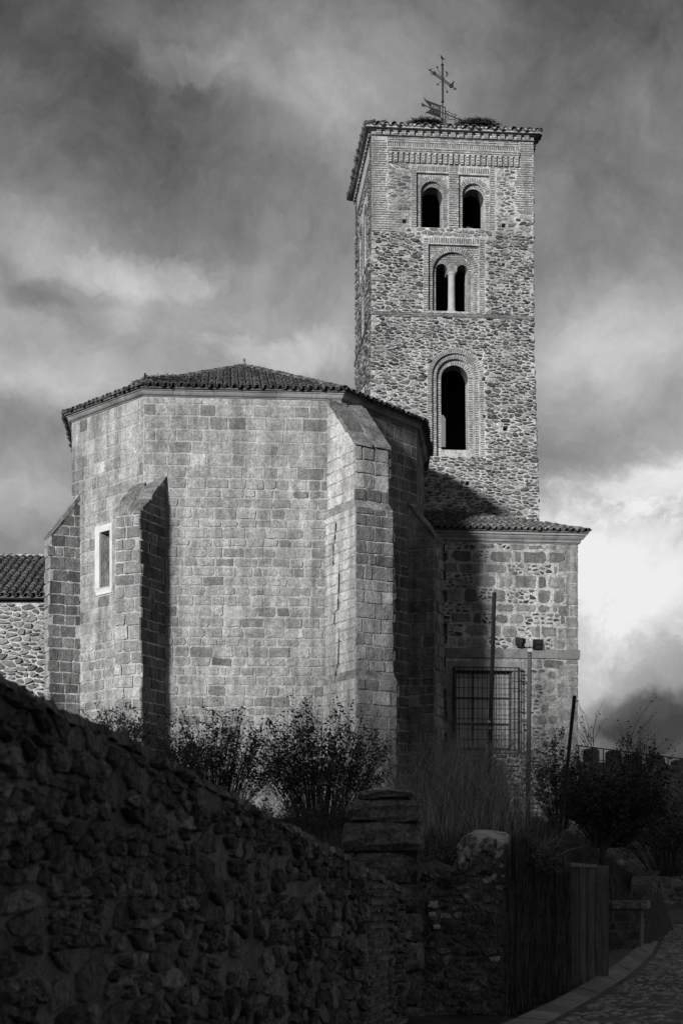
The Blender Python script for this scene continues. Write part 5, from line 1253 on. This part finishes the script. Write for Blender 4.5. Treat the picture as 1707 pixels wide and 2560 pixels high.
# tree: forked trunk with limbs under the dark crown
tr = thing('tree', 'dark forked tree standing above the low wall at the right', 'tree', gz(1386, 44)[:2]+(.0,)); c = WL[tr]; b = B()
b.tube([c+Vector((0, 0, -.2)), c+Vector((.02, 0, .5)), c+Vector((-.02, 0, 1.1)), c+Vector((.1, 0, 1.8))], [.13, .11, .10, .08], 8); b.tube([c+Vector((-.85, .1, .0)), c+Vector((-.6, .05, .6)), c+Vector((-.25, 0, 1.1)), c+Vector((-.1, 0, 1.8))], [.07, .06, .05, .05], 7)
tips = []
for i in range(26):
    a = R.uniform(0, 6.28); p0 = c+Vector((.05, 0, R.uniform(1.1, 1.8))); p1 = p0+Vector((math.cos(a)*R.uniform(.6, 1.6), math.sin(a)*R.uniform(.4, 1.2), R.uniform(.5, 1.9))); m = p0.lerp(p1, .5)+Vector((0, 0, .15)); b.tube([p0, m, p1], [.05, .03, .008], 5, cap=False); tips.append((m, p1))
b.out('trunk', 'bark', tr); bl = B()
for i in range(750):
    a, b_ = R.choice(tips); ctr_ = a.lerp(b_, R.uniform(0, 1.25))+Vector((R.gauss(0, .25), R.gauss(0, .25), R.gauss(0, .2)))
    for q in range(9): leafq(bl, ctr_+Vector((R.gauss(0, .09), R.gauss(0, .09), R.gauss(0, .09))), R.uniform(.03, .07), R.uniform(.3, 1.0))
bl.out('crown', 'leaf', tr)
# tall dry grass / broom stems before the annex
b = B()
for i in range(1500):
    Y = R.uniform(30, 48); x = R.gauss(1065, 85); 
    if x < 900 or x > 1230: continue
    X = (x*D-CX)/F*Y; z = ground_z(X, Y); top = (HY-R.uniform(1640, 1880)*D)/F*Y
    top = min(top, z+R.uniform(.8, 3.4)); h = top-z
    if h < .3: continue
    lx = R.gauss(0, .38)*h; r = R.uniform(.004, .008); p0 = Vector((X, Y, z-.1)); tp = Vector((X+lx, Y+R.uniform(-.2, .2), z+h)); m = p0.lerp(tp, .55)+Vector((-lx*.25+R.gauss(0, .06), 0, .1))
    b.tube([p0, m, tp], [r, r*.8, .002], 3, R.uniform(.3, 1)**2*3, cap=False)
    for q in range(3):
        s0 = m.lerp(tp, R.uniform(0, .7)); b.tube([s0, s0+Vector((R.uniform(-.2, .2), R.uniform(-.1, .1), R.uniform(.2, .5)))], [.003, .0015], 3, R.uniform(.4, 1.6), cap=False)
tag(b.out('tall_dry_stems', 'dry_stem'), kind='stuff')
b = B()
for i in range(26000):
    Y = 22+R.random()**.8*40; X = edgeX(Y)-.25-R.random()*(9 if Y > 30 else 4)*1.2
    if abs(X/Y) > .23: continue
    z = ground_z(X, Y); h = R.uniform(.08, .4); r = R.uniform(.006, .014); lx = R.uniform(-.15, .15); a = R.uniform(0, 3.14); ca, sa = math.cos(a)*r, math.sin(a)*r
    b.add([(X-ca, Y-sa, z-.05), (X+ca, Y+sa, z-.05), (X+lx, Y+R.uniform(-.1, .1), z+h)], [(0, 1, 2)], R.uniform(.4, 1.8))
tag(b.out('grass', 'grass_blade'), kind='stuff')
# ivy-like creepers along the garden wall top
b = B()
for i in range(2600):
    Y = R.uniform(21.7, 23.6); x = R.uniform(975, 1290); X = (x*D-CX)/F*Y; z = ground_z(X, Y) if Y > 22.3 else .35; leafq(b, (X, Y, max(z, .25)+abs(R.gauss(0, .14))), R.uniform(.015, .035), R.uniform(.3, 1.5))
tag(b.out('creeper_leaves', 'leaf'), kind='stuff')
b = B()
for i in range(60):
    Y = 22.3; x = R.uniform(1080, 1260); X = (x*D-CX)/F*Y; p0 = Vector((X, Y, .4)); tp = p0+Vector((R.uniform(-.5, .6), R.uniform(-.3, .2), R.uniform(.2, .7))); b.tube([p0, p0.lerp(tp, .5)+Vector((0, 0, .06)), tp], [.005, .004, .001], 3, R.uniform(.6, 1.6), cap=False)
tag(b.out('bare_creepers', 'dry_stem'), kind='stuff')
